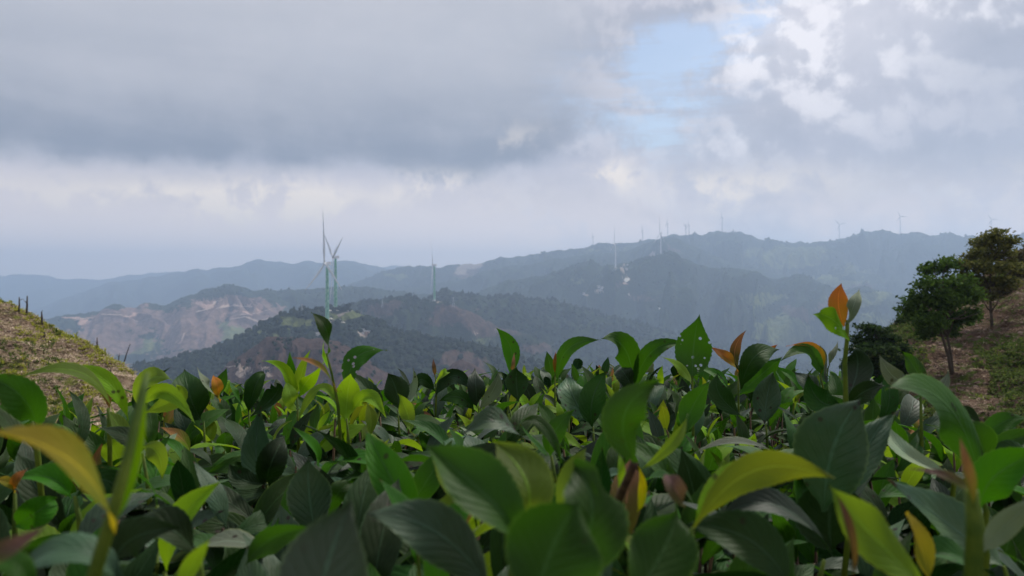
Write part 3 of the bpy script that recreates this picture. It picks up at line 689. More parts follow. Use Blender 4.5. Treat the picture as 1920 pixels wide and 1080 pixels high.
put_tufts('weeds', 'left_slope', 7500, 21, tu, weed_l, .4, .95, 'yellow green weeds sprouting over the left slope', 'weeds', lambda p, px, py, i: lb(p, px, py, i)*1.5-.55+.7*(i < 30), **L_)
put_tufts('weeds', 'left_slope', 1500, 22, tu, weed_d, .5, 1.1, 'darker green weeds along the crest of the left slope', 'weeds', lambda p, px, py, i: (i < 20)*(px < 140)*1.+.10*(lb(p, px, py, i) > .9)+.25*(py > 640)*(px < 120), **L_)
put_tufts('weeds', 'left_slope', 420, 33, tu, weed_l, .8, 1.7, 'taller ragged weeds standing along the skyline of the left slope', 'weeds', lambda p, px, py, i: (i < 18)*1., **L_)
put_tufts('straw', 'left_slope', 26000, 23, sticks, straw, .4, 1.1, 'pale dry straw and slash strewn on the left slope', 'straw', lambda p, px, py, i: 1.15-lb(p, px, py, i), **L_)
put_tufts('twigs', 'left_slope', 5000, 24, sticks, twig, .4, 1.2, 'brown dead twigs strewn on the left slope', 'twigs', None, **L_)
Rr = dict(pxr=(1300, 2350), pyr=(250, 1130))
rb = band(41, -1.2, 1, 3.2)
put_tufts('weeds', 'right_slope', 11000, 25, tu, weed_d, .5, 1.3, 'green weeds in patches over the right slope', 'weeds', lambda p, px, py, i: rb(p, px, py, i)*2.2-1.25+1.2*((py > 770) & (px > 1700))+1.*((px-1500)*.9+(py-500)*1. > 600)*(py > 700), **Rr)
put_tufts('weeds', 'right_slope', 4000, 26, tu, weed_m, .4, 1.0, 'brighter green weeds low on the right slope', 'weeds', lambda p, px, py, i: (rb(p, px, py, i)*1.2-.5)*(py > 560)+.8*(py > 790), **Rr)
put_tufts('straw', 'right_slope', 10000, 27, sticks, straw, .35, .9, 'dry straw lying between stones on the right slope', 'straw', lambda p, px, py, i: .8-rb(p, px, py, i), **Rr)
put_tufts('twigs', 'right_slope', 18000, 28, sticks, twig, .5, 1.4, 'brown dead twigs lying on the right slope', 'twigs', None, **Rr)
stone_m = foliage_mat('broken_stone', (.10, .065, .05), (.26, .19, .15), .9)
st = [lump(ICO1, 60+q, .35, .6) for q in range(4)]
p, g = on_slope('right_slope', 3000, 29, lambda p, px, py, i: 1.05-rb(p, px, py, i)*1.1, **Rr)
tag(scatter_mesh('stones', st, p, g.uniform(.03, .15, len(p)), g.uniform(0, 6.28, len(p)), g.integers(0, 4, len(p)), stone_m), 'broken pale stones scattered down the right slope', 'stones', kind='stuff')
p, g = on_slope('left_slope', 700, 30, None, **L_)
tag(scatter_mesh('stones', st, p, g.uniform(.04, .13, len(p)), g.uniform(0, 6.28, len(p)), g.integers(0, 4, len(p)), stone_m), 'small stones scattered on the left slope', 'stones', kind='stuff')

# hillside under and beyond the hedge
gx, gy = np.meshgrid(np.linspace(-60, 60, 121), np.concatenate([np.linspace(-8, 4, 40), np.linspace(4.5, 70, 70)]))
gz = np.where(gy < 2.4, 0, -.62*(gy-2.4))+fbm(gx*.8, gy*.8, 4, 77)*.06
idx = np.arange(gx.size).reshape(gx.shape)
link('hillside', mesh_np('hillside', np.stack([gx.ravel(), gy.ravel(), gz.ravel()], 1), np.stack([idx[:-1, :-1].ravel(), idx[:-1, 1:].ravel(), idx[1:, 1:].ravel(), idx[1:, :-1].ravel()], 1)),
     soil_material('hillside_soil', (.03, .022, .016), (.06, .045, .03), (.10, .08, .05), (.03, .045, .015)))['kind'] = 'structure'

# ------------------------------------------------------------------ dead stems on the left slope
bark_m = simple('dead_bark', (.06, .05, .045), .95, .4, 6.)
def dead_stem(base, top, rad, label, twigs=()):
    b = on('left_slope', *base)
    if b is None: b = P(base[0], base[1], 43)
    d = b.y; root = empty('dead_stem', b, label=label, cat='dead sapling', group='dead stems on the left slope')
    T = P(top[0], top[1], d)-b; m = MB(); m.tube([(0, 0, -.25), T*.5+Vector((.02, 0, 0)), T], [rad, rad*.8, rad*.45], 7); m.build('trunk', bark_m, root)
    for t, (dx, dy) in twigs:
        m = MB(); s_ = T*t; m.tube([s_, s_+Vector((dx, 0, -dy))/F*d*.5+Vector((0, 0, .03)), s_+Vector((dx, 0, -dy))/F*d], [rad*.35, rad*.25, rad*.1], 5); m.build('twig', bark_m, root)
dead_stem((35, 584), (36, 557), .05, 'left of two upright dead stems at the crest of the left slope', [(.75, (10, -3))])
dead_stem((49, 591), (51, 555), .06, 'right and taller of two upright dead stems at the crest of the left slope', [(.6, (-6, -6))])
dead_stem((78, 609), (78, 584), .06, 'short thick dead stump lower on the crest of the left slope', [(.9, (2, -5))])
dead_stem((181, 657), (182, 633), .04, 'thin crooked dead stem halfway down the left slope', [(.5, (-4, -5)), (.3, (4, -4))])
dead_stem((229, 683), (244, 645), .035, 'long dead stem leaning right near the foot of the left slope', [(.9, (3, -2)), (.5, (5, -8))])
dead_stem((221, 675), (224, 663), .025, 'small forked dead twig beside the leaning stem', [(.4, (-3, -6))])
dead_stem((82, 632), (83, 622), .05, 'small dark stump among straw on the left slope', [(.6, (3, -3))])
dead_stem((206, 706), (208, 688), .03, 'dark dead shoot low on the left slope above the lime leaves', [(.5, (-4, -5))])

# ------------------------------------------------------------------ trees on the right slope
trunk_m = simple('tree_bark', (.07, .055, .042), .95, .35, 5., bump=.02)
def leaf_cloud(blobs, d, n, size, seed, layered=0.):
    """blobs in (px, py, rx, ry, depth offset m); many small bent leaf faces gathered in sprays through each blob"""
    g = np.random.default_rng(seed); V = []; tot = sum(b[2]*b[3] for b in blobs); C = []
    for (px, py, rx, ry, dz) in blobs:
        k = int(n*rx*ry/tot); c0 = np.array(P(px+g.uniform(-3, 3), py+g.uniform(-2, 2), d+dz*2.5)); s_ = d/F*g.uniform(.72, 1.0)
        nc = max(6, k//30)
        u = g.normal(size=(nc, 3)); u /= np.linalg.norm(u, axis=1)[:, None]; rr = g.uniform(.1, 1.12, nc)**.55
        cc = u*rr[:, None]*np.array([rx*s_, rx*s_*.9, ry*s_])
        pick = g.integers(0, nc, k); q = cc[pick]+g.normal(size=(k, 3))*np.array([1.6, 1.6, .75 if layered else 1.1])*size*1.1
        C.append(c0+q)
    C = np.concatenate(C); k = len(C)
    nrm = g.normal(size=(k, 3)); nrm[:, 2] = np.abs(nrm[:, 2])+layered; nrm /= np.linalg.norm(nrm, axis=1)[:, None]
    a = g.normal(size=(k, 3)); a -= nrm*(a*nrm).sum(1)[:, None]; a /= np.linalg.norm(a, axis=1)[:, None]; b_ = np.cross(nrm, a); L = size*g.uniform(.5, 1.6, k)[:, None]
    v0 = C-a*L; v1 = C+b_*L*.45-nrm*L*.1; v2 = C+a*L-nrm*L*.2; v3 = C-b_*L*.45-nrm*L*.1
    V = np.stack([v0, v1, v2, v3], 1).reshape(-1, 3); i = np.arange(k)*4; Fs = np.stack([i, i+1, i+2, i+3], 1); return V, Fs
def tree(base, trunks, blobs, d, n, size, seed, mat, label, name='broadleaf_tree', layered=0., limbs=None, lr=.05, cat='tree'):
    root = empty(name, base, label=label, cat=cat)
    V, Fs = leaf_cloud(blobs, d, n, size, seed, layered); V = V-np.array(base)
    for pts, r0, r1 in trunks:
        m = MB(); pp = [P(a, b_, d+q)-base for a, b_, q in pts]; pp[0] = pp[0]-Vector((0, 0, .3)); k = len(pp)
        m.tube(pp, [r0+(r1-r0)*i/(k-1) for i in range(k)], 10); m.build('trunk', trunk_m, root)
    g = random.Random(seed)
    tp = [P(a, b_, d+q)-base for a, b_, q in trunks[-1][0]]
    for (px, py, rx, ry, dz) in blobs:
        c0 = P(px, py, d+dz)-base
        cand = [p for p in tp if p.z < c0.z-.1] or [tp[0]]
        s_ = min(cand, key=lambda p: (p-c0).length)
        for q in range(2):
            e = c0+Vector((g.uniform(-1, 1)*rx, g.uniform(-1, 1)*rx, g.uniform(-.4, .6)*ry))*(d/F)*.8
            mid = s_.lerp(e, .5)+Vector((0, 0, -.1)); m = MB(); m.tube([s_, mid, e], [lr, lr*.6, lr*.2], 6); m.build('limb', trunk_m, root)
    link('crown', mesh_np('crown', V, Fs, False), mat, root)
    return root
green_a = foliage_mat('tree_leaf_green', (.022, .05, .010), (.085, .15, .025), trans=.35)
olive = foliage_mat('tree_leaf_olive', (.05, .065, .014), (.16, .16, .04), trans=.35)
dark_l = foliage_mat('tree_leaf_dark', (.012, .03, .010), (.05, .09, .022), trans=.3)
brown_l = foliage_mat('tree_leaf_brown', (.04, .04, .015), (.11, .09, .035), trans=.25)
b1 = on('right_slope', 1861, 613); d1 = b1.y
tree(b1, [([(1861, 613, 0), (1858, 585, 0), (1856, 540, 0), (1858, 490, 0), (1860, 445, 0)], .085, .03)],
     [(1866, 442, 32, 13, 0), (1848, 458, 26, 12, .3), (1890, 456, 16, 11, -.3), (1838, 478, 32, 14, 0), (1878, 478, 30, 15, .3), (1818, 497, 24, 12, 0), (1858, 502, 38, 16, -.3), (1897, 500, 24, 16, .5), (1832, 526, 32, 14, .2), (1880, 530, 30, 15, 0), (1808, 520, 14, 7, 0), (1850, 555, 26, 9, 0)],
     d1, 7600, .115, 5, olive, 'tall slender olive green tree in tiers, highest on the right slope', layered=.5)
b2 = on('right_slope', 1786, 702); d2 = b2.y
tree(b2, [([(1786, 702, 0), (1779, 670, 0), (1768, 635, 0), (1760, 605, 0), (1757, 560, 0)], .085, .035), ([(1787, 700, .15), (1783, 665, .2), (1776, 630, .3), (1772, 600, .3), (1768, 550, .3), (1768, 510, .2)], .07, .03)],
     [(1775, 500, 26, 13, 0), (1738, 506, 18, 13, .2), (1745, 535, 26, 14, -.3), (1788, 530, 32, 18, .2), (1722, 560, 26, 17, 0), (1765, 565, 42, 22, 0), (1812, 555, 26, 20, .3), (1712, 590, 22, 17, 0), (1745, 600, 34, 20, -.4), (1790, 598, 34, 20, .4), (1825, 590, 16, 14, .2), (1735, 622, 26, 11, 0), (1772, 622, 26, 9, .4), (1702, 578, 10, 12, 0)],
     d2, 8600, .10, 6, green_a, 'leaning double trunked dense green tree on the right slope')
b3 = on('right_slope', 1648, 738) or P(1640, 735, 44.); d3 = b3.y
tree(b3, [([(1640, 735, 0), (1642, 700, 0), (1640, 660, 0), (1644, 630, 0)], .12, .05)],
     [(1640, 615, 30, 11, 0), (1618, 635, 26, 10, 0), (1662, 633, 28, 11, .3), (1606, 655, 22, 9, 0), (1645, 652, 40, 12, -.4), (1682, 655, 22, 12, .2), (1600, 680, 24, 14, .3), (1640, 682, 42, 18, 0), (1680, 688, 26, 18, .3), (1625, 712, 40, 16, 0), (1672, 718, 34, 16, 0)],
     d3, 10500, .095, 7, dark_l, 'low dark bushy tree in flat tiers at the foot of the right slope', layered=.45)
b4 = on('right_slope', 1912, 520); d4 = b4.y
tree(b4, [([(1912, 520, 0), (1910, 495, 0), (1912, 475, 0)], .08, .03)],
     [(1912, 480, 28, 16, 0), (1938, 470, 26, 16, .3), (1895, 500, 20, 12, 0), (1925, 505, 30, 16, 0), (1905, 525, 26, 12, 0), (1960, 490, 26, 20, 0)], d4, 3600, .10, 8, brown_l, 'brownish bush at the right edge of the frame beside the tall tree', name='bush', cat='bush')
b5 = on('right_slope', 1886, 548); d5 = b5.y
tree(b5, [([(1886, 550, 0), (1886, 535, 0)], .05, .03)], [(1880, 545, 24, 11, 0), (1905, 550, 20, 11, 0), (1860, 560, 14, 8, 0)], d5, 3000, .08, 9, brown_l, 'low brownish green shrub just behind the trunk of the tall tree', name='shrub', cat='shrub')
b6 = on('right_slope', 1690, 606); d6 = b6.y
tree(b6, [([(1690, 606, 0), (1690, 600, 0)], .03, .02)], [(1684, 602, 10, 5, 0), (1700, 606, 10, 5, 0)], d6, 700, .07, 10, dark_l, 'small dark shrub on the left tip of the right slope', name='shrub', cat='shrub')
# two lone trees standing on the crest behind the tall turbines
for px, py, hp, lab in ((655, 583, 16, 'lone small tree on the crest just right of the second turbine'), (646, 584, 10, 'smaller lone tree left of the one beside the second turbine')):
    b = on('turbine_hill', px, py)
    if b: tree(b, [([(px, py, 0), (px, py-hp*.6, 0)], .4, .2)], [(px, py-hp*.8, hp*.36, hp*.26, 0), (px-hp*.2, py-hp*.6, hp*.2, hp*.15, 0)], b.y, 500, .9, 12, wood_m, lab, lr=.2)
# ------------------------------------------------------------------ tea hedge
def leaf_mat(name, top, under, rough, trans, spots=0., edge=None, gloss=.5, tcol=None, blemish=.25, foot=None):
    m, t, b, out = mat_new(name)
    uv = t.new('ShaderNodeUVMap', uv_map='UVMap').outputs[0]; sp = t.new('ShaderNodeSeparateXYZ'); t.l.new(uv, sp.inputs[0])
    u, v = sp.outputs[0], sp.outputs[1]                       # u along the leaf, v across -1..1
    oi = t.new('ShaderNodeObjectInfo').outputs['Random']; g = t.new('ShaderNodeNewGeometry'); isl = g.outputs['Random Per Island']
    rnd = t.m('FRACT', t.m('ADD', t.m('MULTIPLY', oi, 7.13), isl))
    av_ = t.m('ABSOLUTE', v)
    pos = g.outputs['Position']
    nz = t.noise(pos, 38., 5, .6)
    mid = t.step(av_, .02, .075, 1., 0.)
    vein_w = t.m('SUBTRACT', t.m('MULTIPLY', u, 9.), t.m('MULTIPLY', t.m('POWER', av_, .8), 3.2))
    vein = t.step(t.m('ABSOLUTE', t.m('SUBTRACT', t.m('FRACT', vein_w), .5)), 0., .10, 1., 0.)
    vein = t.m('MULTIPLY', vein, t.step(av_, .85, .6))
    hue = t.new('ShaderNodeHueSaturation'); t.put(hue.inputs['Hue'], t.m('ADD', .485, t.m('MULTIPLY', rnd, .03))); t.put(hue.inputs['Value'], t.m('ADD', .55, t.m('MULTIPLY', t.m('POWER', rnd, 1.6), 1.25)))
    t.put(hue.inputs['Saturation'], t.m('ADD', .85, t.m('MULTIPLY', rnd, .2)))
    base = t.mix(g.outputs['Backfacing'], top, under)
    base = t.mix(t.step(nz, .38, .66, 0, .55), base, tuple(q*1.8 for q in top))
    base = t.mix(t.step(t.noise(pos, 14., 3, .5), .42, .62, 0, .5), base, tuple(q*.55 for q in top))
    if foot: base = t.mix(t.step(t.m('ADD', t.m('SUBTRACT', u, t.m('MULTIPLY', av_, .12)), t.m('MULTIPLY', t.m('SUBTRACT', nz, .5), .3)), .15, .75), foot, base)
    t.put(hue.inputs['Color'], base); col = hue.outputs[0]
    col = t.mix(t.m('MULTIPLY', mid, .55), col, tuple(min(1, q*2.1+.03) for q in top))
    col = t.mix(t.m('MULTIPLY', vein, .09), col, tuple(min(1, q*2.+.02) for q in top))
    col = t.mix(t.step(av_, .90, .985, 0, .5), col, edge or tuple(min(1, q*2.4+.02) for q in top))
    # insect marks, browned tips
    vo = t.new('ShaderNodeTexVoronoi'); vo.inputs['Scale'].default_value = 130.; t.put(vo.inputs['Vector'], pos)
    sel = t.step(t.noise(pos, 22., 2), .62-.12*spots, .66-.12*spots)
    spot = t.m('MULTIPLY', t.step(vo.outputs['Distance'], .16, .24, 1., 0.), sel)
    col = t.mix(spot, col, (.022, .014, .008) if spots < 2 else (.5, .5, .45))
    tipn = t.m('MULTIPLY', t.step(t.m('ADD', u, t.m('MULTIPLY', nz, .1)), .99, 1.06), t.step(rnd, .6, .7)); col = t.mix(t.m('MULTIPLY', tipn, blemish*3), col, (.14, .06, .025))
    t.put(b.inputs['Base Color'], col)
    t.put(b.inputs['Roughness'], t.m('ADD', rough, t.m('MULTIPLY', g.outputs['Backfacing'], .3))); t.put(b.inputs['Specular IOR Level'], t.m('SUBTRACT', gloss, t.m('MULTIPLY', g.outputs['Backfacing'], gloss*.6)))
    bn = t.new('ShaderNodeBump'); bn.inputs['Distance'].default_value = .0016; bn.inputs['Strength'].default_value = .8
    t.put(bn.inputs['Height'], t.m('ADD', t.m('ADD', t.m('MULTIPLY', nz, .5), t.m('ADD', t.m('MULTIPLY', t.m('SINE', t.m('MULTIPLY', vein_w, 6.283)), .05), t.m('MULTIPLY', t.noise(pos, 30., 3, .5), 2.2))), t.m('MULTIPLY', t.m('ADD', vein, t.m('MULTIPLY', mid, 2.4)), -.13))); t.l.new(bn.outputs[0], b.inputs['Normal'])
    tr = t.new('ShaderNodeBsdfTranslucent'); t.put(tr.inputs[0], t.mix(.65, col, tcol or (.16, .30, .02))); mx = t.new('ShaderNodeMixShader'); mx.inputs[0].default_value = trans
    t.l.new(b.outputs[0], mx.inputs[1]); t.l.new(tr.outputs[0], mx.inputs[2]); t.l.new(mx.outputs[0], out.inputs[0])
    if spots >= 2:                                            # holes eaten right through
        tp = t.new('ShaderNodeBsdfTransparent'); m2 = t.new('ShaderNodeMixShader'); t.put(m2.inputs[0], t.m('MULTIPLY', t.step(vo.outputs['Distance'], .17, .20, 1., 0.), sel))
        t.l.new(mx.outputs[0], m2.inputs[1]); t.l.new(tp.outputs[0], m2.inputs[2]); t.l.new(m2.outputs[0], out.inputs[0])
    return m
LM = {
 'sheen': leaf_mat('tea_leaf_sheen', (.022, .060, .028), (.045, .085, .03), .26, .10, .8, gloss=1.0, edge=(.14, .22, .08), tcol=(.03, .12, .01)),
 'inner': leaf_mat('tea_leaf_inner_shade', (.004, .012, .004), (.008, .018, .006), .5, .02, .8, gloss=.2, tcol=(.01, .03, .004)),  # leaf green darkened to paint the shade deep between the shoots
 'holed': leaf_mat('tea_leaf_holed', (.013, .046, .004), (.030, .088, .006), .28, .28, 2., gloss=.4, tcol=(.065, .21, .004)),
 'limeholed': leaf_mat('tea_leaf_lime_holed', (.06, .14, .006), (.09, .18, .010), .40, .34, 2., edge=(.24, .32, .03), gloss=.25, tcol=(.24, .42, .01)),
 'twist': leaf_mat('tea_leaf_yellow_green', (.11, .17, .006), (.14, .19, .008), .42, .36, 0., edge=(.26, .30, .03), gloss=.25, tcol=(.34, .40, .01), blemish=0, foot=(.06, .14, .006)),
 'dark': leaf_mat('tea_leaf_dark', (.008, .030, .006), (.022, .055, .008), .28, .08, .6, gloss=.36, tcol=(.02, .08, .004)),
 'mid': leaf_mat('tea_leaf_green', (.013, .048, .004), (.032, .092, .006), .27, .32, .5, gloss=.42, tcol=(.075, .24, .004), edge=(.11, .20, .03)),
 'grey': leaf_mat('tea_leaf_grey_green', (.014, .038, .018), (.035, .065, .025), .27, .06, .8, gloss=.75, tcol=(.015, .06, .01)),
 'pale': leaf_mat('tea_leaf_pale', (.085, .12, .075), (.14, .17, .10), .38, .14, 1.0, edge=(.24, .28, .10), gloss=.6, tcol=(.15, .22, .05)),
 'lime': leaf_mat('tea_leaf_lime', (.10, .20, .006), (.14, .25, .010), .34, .42, 0., edge=(.28, .36, .03), gloss=.4, tcol=(.36, .54, .01), blemish=0),
 'yellow': leaf_mat('tea_leaf_yellow', (.34, .27, .006), (.34, .27, .010), .45, .38, 0., edge=(.30, .22, .02), gloss=.2, tcol=(.85, .60, .01), blemish=0, foot=(.10, .19, .006)),
 'orange': leaf_mat('tea_leaf_orange', (.28, .085, .008), (.28, .10, .02), .42, .38, 0., edge=(.34, .16, .03), gloss=.25, tcol=(.60, .18, .01), blemish=0, foot=(.16, .17, .008)),
 'bronze': leaf_mat('tea_leaf_bronze', (.19, .085, .035), (.17, .085, .045), .5, .25, 0., edge=(.2, .12, .06), gloss=.2, tcol=(.34, .15, .04), blemish=0, foot=(.07, .12, .008)),
 'pink': leaf_mat('tea_leaf_dusky_pink', (.15, .085, .075), (.19, .115, .105), .5, .2, 0., edge=(.2, .13, .1), gloss=.2, tcol=(.3, .14, .08), blemish=0, foot=(.09, .11, .02)),
}
def stem_mat(name, a, b_):
    m, t, b, out = mat_new(name); nz = t.noise(t.new('ShaderNodeTexCoord').outputs['Object'], 40., 5, .6); t.put(b.inputs['Base Color'], t.mix(t.step(nz, .4, .6), a, b_)); b.inputs['Roughness'].default_value = .6; b.inputs['Specular IOR Level'].default_value = .15; return m
stem_green = stem_mat('tea_stem_green', (.045, .085, .008), (.10, .14, .012)); stem_brown = stem_mat('tea_stem_brown', (.05, .03, .02), (.12, .075, .04)); stem_dark = stem_mat('tea_branch', (.02, .014, .010), (.05, .035, .025))

def bez(c, t):
    """c: list of 3 or 4 control vectors"""
    k = len(c)-1; r = Vector((0, 0, 0))
    for i, p in enumerate(c): r += p*(math.comb(k, i)*(1-t)**(k-i)*t**i)
    return r
def outline(t, blunt=1.):
    if t < .07: return .07+.3*(t/.07)**2*.35
    s_ = (t-.07)/.93
    return max(.0, math.sin(math.pi*min(1., s_)**.90))**(.72+.50*s_)*1.0+.10*(1-s_)**4
def leaf_geo(C, width, N, ns=22, nw=6, fold=.18, curl=0., wave=.06, twist=0., seed=0, teeth=True, notch=None):
    g = random.Random(seed); ph = g.uniform(0, 6.28); V = []; UV = []; Fs = []
    N = N.normalized()
    for i in range(ns+1):
        t = i/ns; p = bez(C, t); T = (bez(C, min(1, t+.02))-bez(C, max(0, t-.02))).normalized()
        n = (N-T*N.dot(T)); n = n.normalized() if n.length > 1e-4 else T.orthogonal().normalized()
        if twist: n = Matrix.Rotation(twist*(t-.3), 3, T) @ n
        s_ = T.cross(n); hw = outline(t)*width/2
        if teeth and .1 < t < .97: hw *= 1+(.028 if i % 2 else -.02)
        for j in range(nw+1):
            v = -1+2*j/nw
            h = fold*abs(v)**1.3*hw-curl*v*v*hw+wave*width*math.sin(t*8.5+ph+(1.6 if v > 0 else 0))*abs(v)**2*.7
            lat = v*hw*(1-.12*abs(fold)*abs(v))
            if notch and v*notch[2] > .3 and abs(t-notch[0]) < notch[1]: lat *= 1-.55*math.cos((t-notch[0])/notch[1]*1.57)
            V.append(p+s_*lat+n*h); UV.append((t, v))
    for i in range(ns):
        for j in range(nw):
            a = i*(nw+1)+j; Fs.append((a, a+nw+1, a+nw+2, a+1))
    return V, Fs, UV
def leaf_mesh(name, V, Fs, UV, mat):
    me = mesh_np(name, np.array([tuple(q) for q in V]), np.array(Fs)); me.materials.append(mat)
    ul = me.uv_layers.new(name='UVMap'); fl = np.array(Fs).ravel(); ul.data.foreach_set('uv', np.array(UV, dtype=np.float32)[fl].ravel()); return me

# the bushes that make up the hedge
BUSH = [
 dict(c=(-.26, .42), label='tea bush at left foreground with a big blurred yellow leaf arching over'),
 dict(c=(.03, .36), label='tea bush at bottom centre with blurred broad dark leaves and a wavy edged leaf'),
 dict(c=(.33, .44), label='tea bush at bottom right with broad grey-green leaves and a twisted yellow green leaf'),
 dict(c=(-.75, 1.05), label='tea bush at far left with lime leaves in front of the straw strewn slope'),
 dict(c=(-.28, 1.15), label='tea bush in front of the brown spur with a tall shoot below the tallest turbine'),
 dict(c=(.13, 1.25), label='tea bush at the centre whose dark leaves stand before the blue mountain'),
 dict(c=(.56, 1.1), label='tea bush with the orange tipped tall shoot and a broad upright holed leaf'),
]
for b_ in BUSH:
    b_['o'] = empty('tea_bush', (b_['c'][0], b_['c'][1], 0), label=b_['label'], cat='tea bush', group='tea bushes of the hedge'); b_['n'] = 0
def bush_of(p):
    return min(BUSH, key=lambda b: (b['c'][0]-p[0])**2+(b['c'][1]-p[1])**2)
TO_CAM = lambda p: (Vector((0, 0, CAMZ))-p).normalized()
HERO = []      # (points, radius px, depth) used to keep filler leaves from covering the hand placed ones
hero_n = [0]
def make_leaf(spec, parent, origin):
    """spec: pts [(px,py)...] base to tip, d (base, tip) distance, w width in px at mean distance, roll, mat ..."""
    pts, d, wpx, mat = spec['p'], spec['d'], spec['w'], spec['m']
    d0, d1 = d if isinstance(d, tuple) else (d, d); k = len(pts); bow = spec.get('bow', random.Random(hero_n[0]+500).uniform(-.10, .06)*(spec['d'][0] if isinstance(spec['d'], tuple) else spec['d'])*.35)
    C = [P(x, y, d0+(d1-d0)*i/(k-1)+bow*math.sin(math.pi*i/(k-1))) for i, (x, y) in enumerate(pts)]
    if k == 3: C[1] = C[1]*2-(C[0]+C[2])*.5          # make the middle point lie on the curve
    mean = C[0].lerp(C[-1], .5); N = TO_CAM(mean); T = (C[-1]-C[0]).normalized()
    N = Matrix.Rotation(R(spec.get('roll', 0)+(random.Random(hero_n[0]).uniform(-14, 14))), 3, T) @ N
    N = (N+Vector((0, 0, .45))).normalized()
    dm = (d0+d1)/2; W = wpx/F*dm*.88; hero_n[0] += 1; jr = random.Random(hero_n[0]*7)
    V, Fs, UV = leaf_geo(C, W, N, 30, 10, spec.get('fold', jr.uniform(.25, .65)), spec.get('curl', jr.uniform(.0, .35)), spec.get('wave', jr.uniform(.07, .15)), R(spec.get('twist', 0)), hero_n[0], True, spec.get('notch'))
    me = leaf_mesh('leaf', [v-origin for v in V], Fs, UV, LM[mat]); o = link('leaf', me, None, parent)
    if spec.get('label'): o['label'] = spec['label']
    HERO.append(([proj(bez(C, t)) for t in (0., .2, .4, .6, .8, 1.)], wpx*.5, min(d0, d1)))
    return o
def shoot(stem, leaves, label=None, r0=1.6, r1=.8, mat=None):
    """stem: [(px,py,d)...] from the foot up; one part of the nearest bush, its leaves are sub-parts"""
    pts = [P(*q) for q in stem]; b = bush_of(pts[0]); base = pts[0]
    foot = base+Vector((random.uniform(-.01, .01), .02, -.16)); pp = [foot]+pts; k = len(pp)
    m = MB(); m.tube([q-base for q in pp], [(r0+(r1-r0)*max(0, i-1)/max(1, k-2))*.001 for i in range(k)], 7)
    s_ = m.build('shoot', mat or stem_green, b['o']); s_.location = base-Vector((b['c'][0], b['c'][1], 0))
    if label: s_['label'] = label
    for L in leaves: make_leaf(L, s_, base)
    b['n'] += 1
    return s_
def L(p, d, w, m, **k): return dict(p=p, d=d, w=w, m=m, **k)

# --- hand placed shoots, left to right
shoot([(165, 1120, .20), (205, 985, .20), (232, 890, .205), (268, 735, .215), (276, 700, .22)],
      [L([(208, 1000), (205, 905), (118, 815), (-50, 808)], (.20, .17), 122, 'yellow', roll=35, fold=.25, label='large blurred yellow leaf'),
       L([(212, 985), (250, 860), (272, 690)], (.205, .22), 34, 'lime', roll=20, fold=.7, label='rolled young bud')], 'blurred yellow green young shoot', 2.0, .8)
shoot([(205, 800, .55), (203, 765, .55)], [L([(212, 775), (150, 698), (20, 712)], (.55, .5), 38, 'lime', roll=15), L([(240, 790), (195, 712), (103, 688)], (.58, .6), 38, 'lime', roll=20),
       L([(205, 770), (190, 720), (150, 700)], .6, 24, 'bronze')])
shoot([(70, 850, .45), (60, 790, .45)], [L([(70, 800), (40, 745), (-25, 705)], (.45, .42), 78, 'mid', roll=-20, curl=.2), L([(60, 800), (20, 800), (-40, 720)], .4, 46, 'mid', roll=40)])
shoot([(255, 850, .62), (258, 770, .62)], [L([(258, 775), (262, 735), (322, 688)], .62, 30, 'dark', roll=50), L([(262, 770), (275, 715), (322, 712)], (.6, .56), 56, 'lime', roll=15, curl=.4), L([(268, 775), (330, 745), (330, 722)], (.6, .6), 44, 'lime', roll=30, curl=.4),
       L([(262, 765), (310, 735), (366, 795)], (.58, .55), 38, 'lime', roll=30, curl=.3)])
shoot([(385, 850, .8), (382, 790, .8)], [L([(378, 790), (355, 740), (345, 692)], .8, 74, 'dark', curl=.2), L([(408, 745), (385, 718), (370, 688)], .78, 22, 'pale', roll=50), L([(412, 755), (408, 725), (400, 703)], .8, 24, 'orange', roll=10, label='small orange brown leaf')])
shoot([(470, 830, 1.0), (466, 770, 1.0)], [L([(466, 775), (480, 722), (495, 700)], 1.0, 40, 'dark'), L([(462, 775), (440, 735), (432, 715)], 1., 20, 'mid', roll=40), L([(470, 780), (515, 742), (520, 718)], 1.0, 40, 'dark')])
shoot([(560, 830, .75), (557, 745, .75)], [L([(556, 750), (535, 700), (492, 676)], (.75, .7), 32, 'lime', roll=10), L([(556, 745), (546, 705), (543, 660)], .75, 26, 'mid', roll=20), L([(556, 745), (566, 700), (582, 657)], .76, 26, 'lime', roll=-30),
       L([(560, 745), (575, 715), (608, 680)], .74, 34, 'lime', roll=25), L([(555, 770), (545, 745), (538, 715)], .74, 36, 'lime', roll=10)], 'lime green young shoot')
shoot([(640, 850, .7), (634, 760, .7), (622, 700, .7), (612, 662, .7)], [L([(613, 668), (612, 620), (583, 586)], (.7, .68), 36, 'mid', roll=10, fold=.3, label='upright green leaf against the turbine'), L([(616, 690), (605, 665), (608, 640)], .7, 16, 'lime', roll=40),
       L([(632, 735), (600, 690), (548, 670)], (.55, .5), 20, 'bronze', roll=20, label='narrow blurred orange pink leaf'), L([(636, 760), (598, 730), (560, 790)], .7, 30, 'lime', roll=40)], 'tall shoot below the tallest turbine')
shoot([(655, 840, .7), (650, 785, .7)], [L([(648, 790), (652, 740), (658, 700)], .7, 56, 'lime', fold=.35), L([(660, 770), (690, 745), (724, 782)], (.7, .66), 40, 'lime', roll=15), L([(655, 735), (668, 672), (726, 657)], (.78, .8), 52, 'holed', roll=-10, label='broad dark leaf with a hole')])
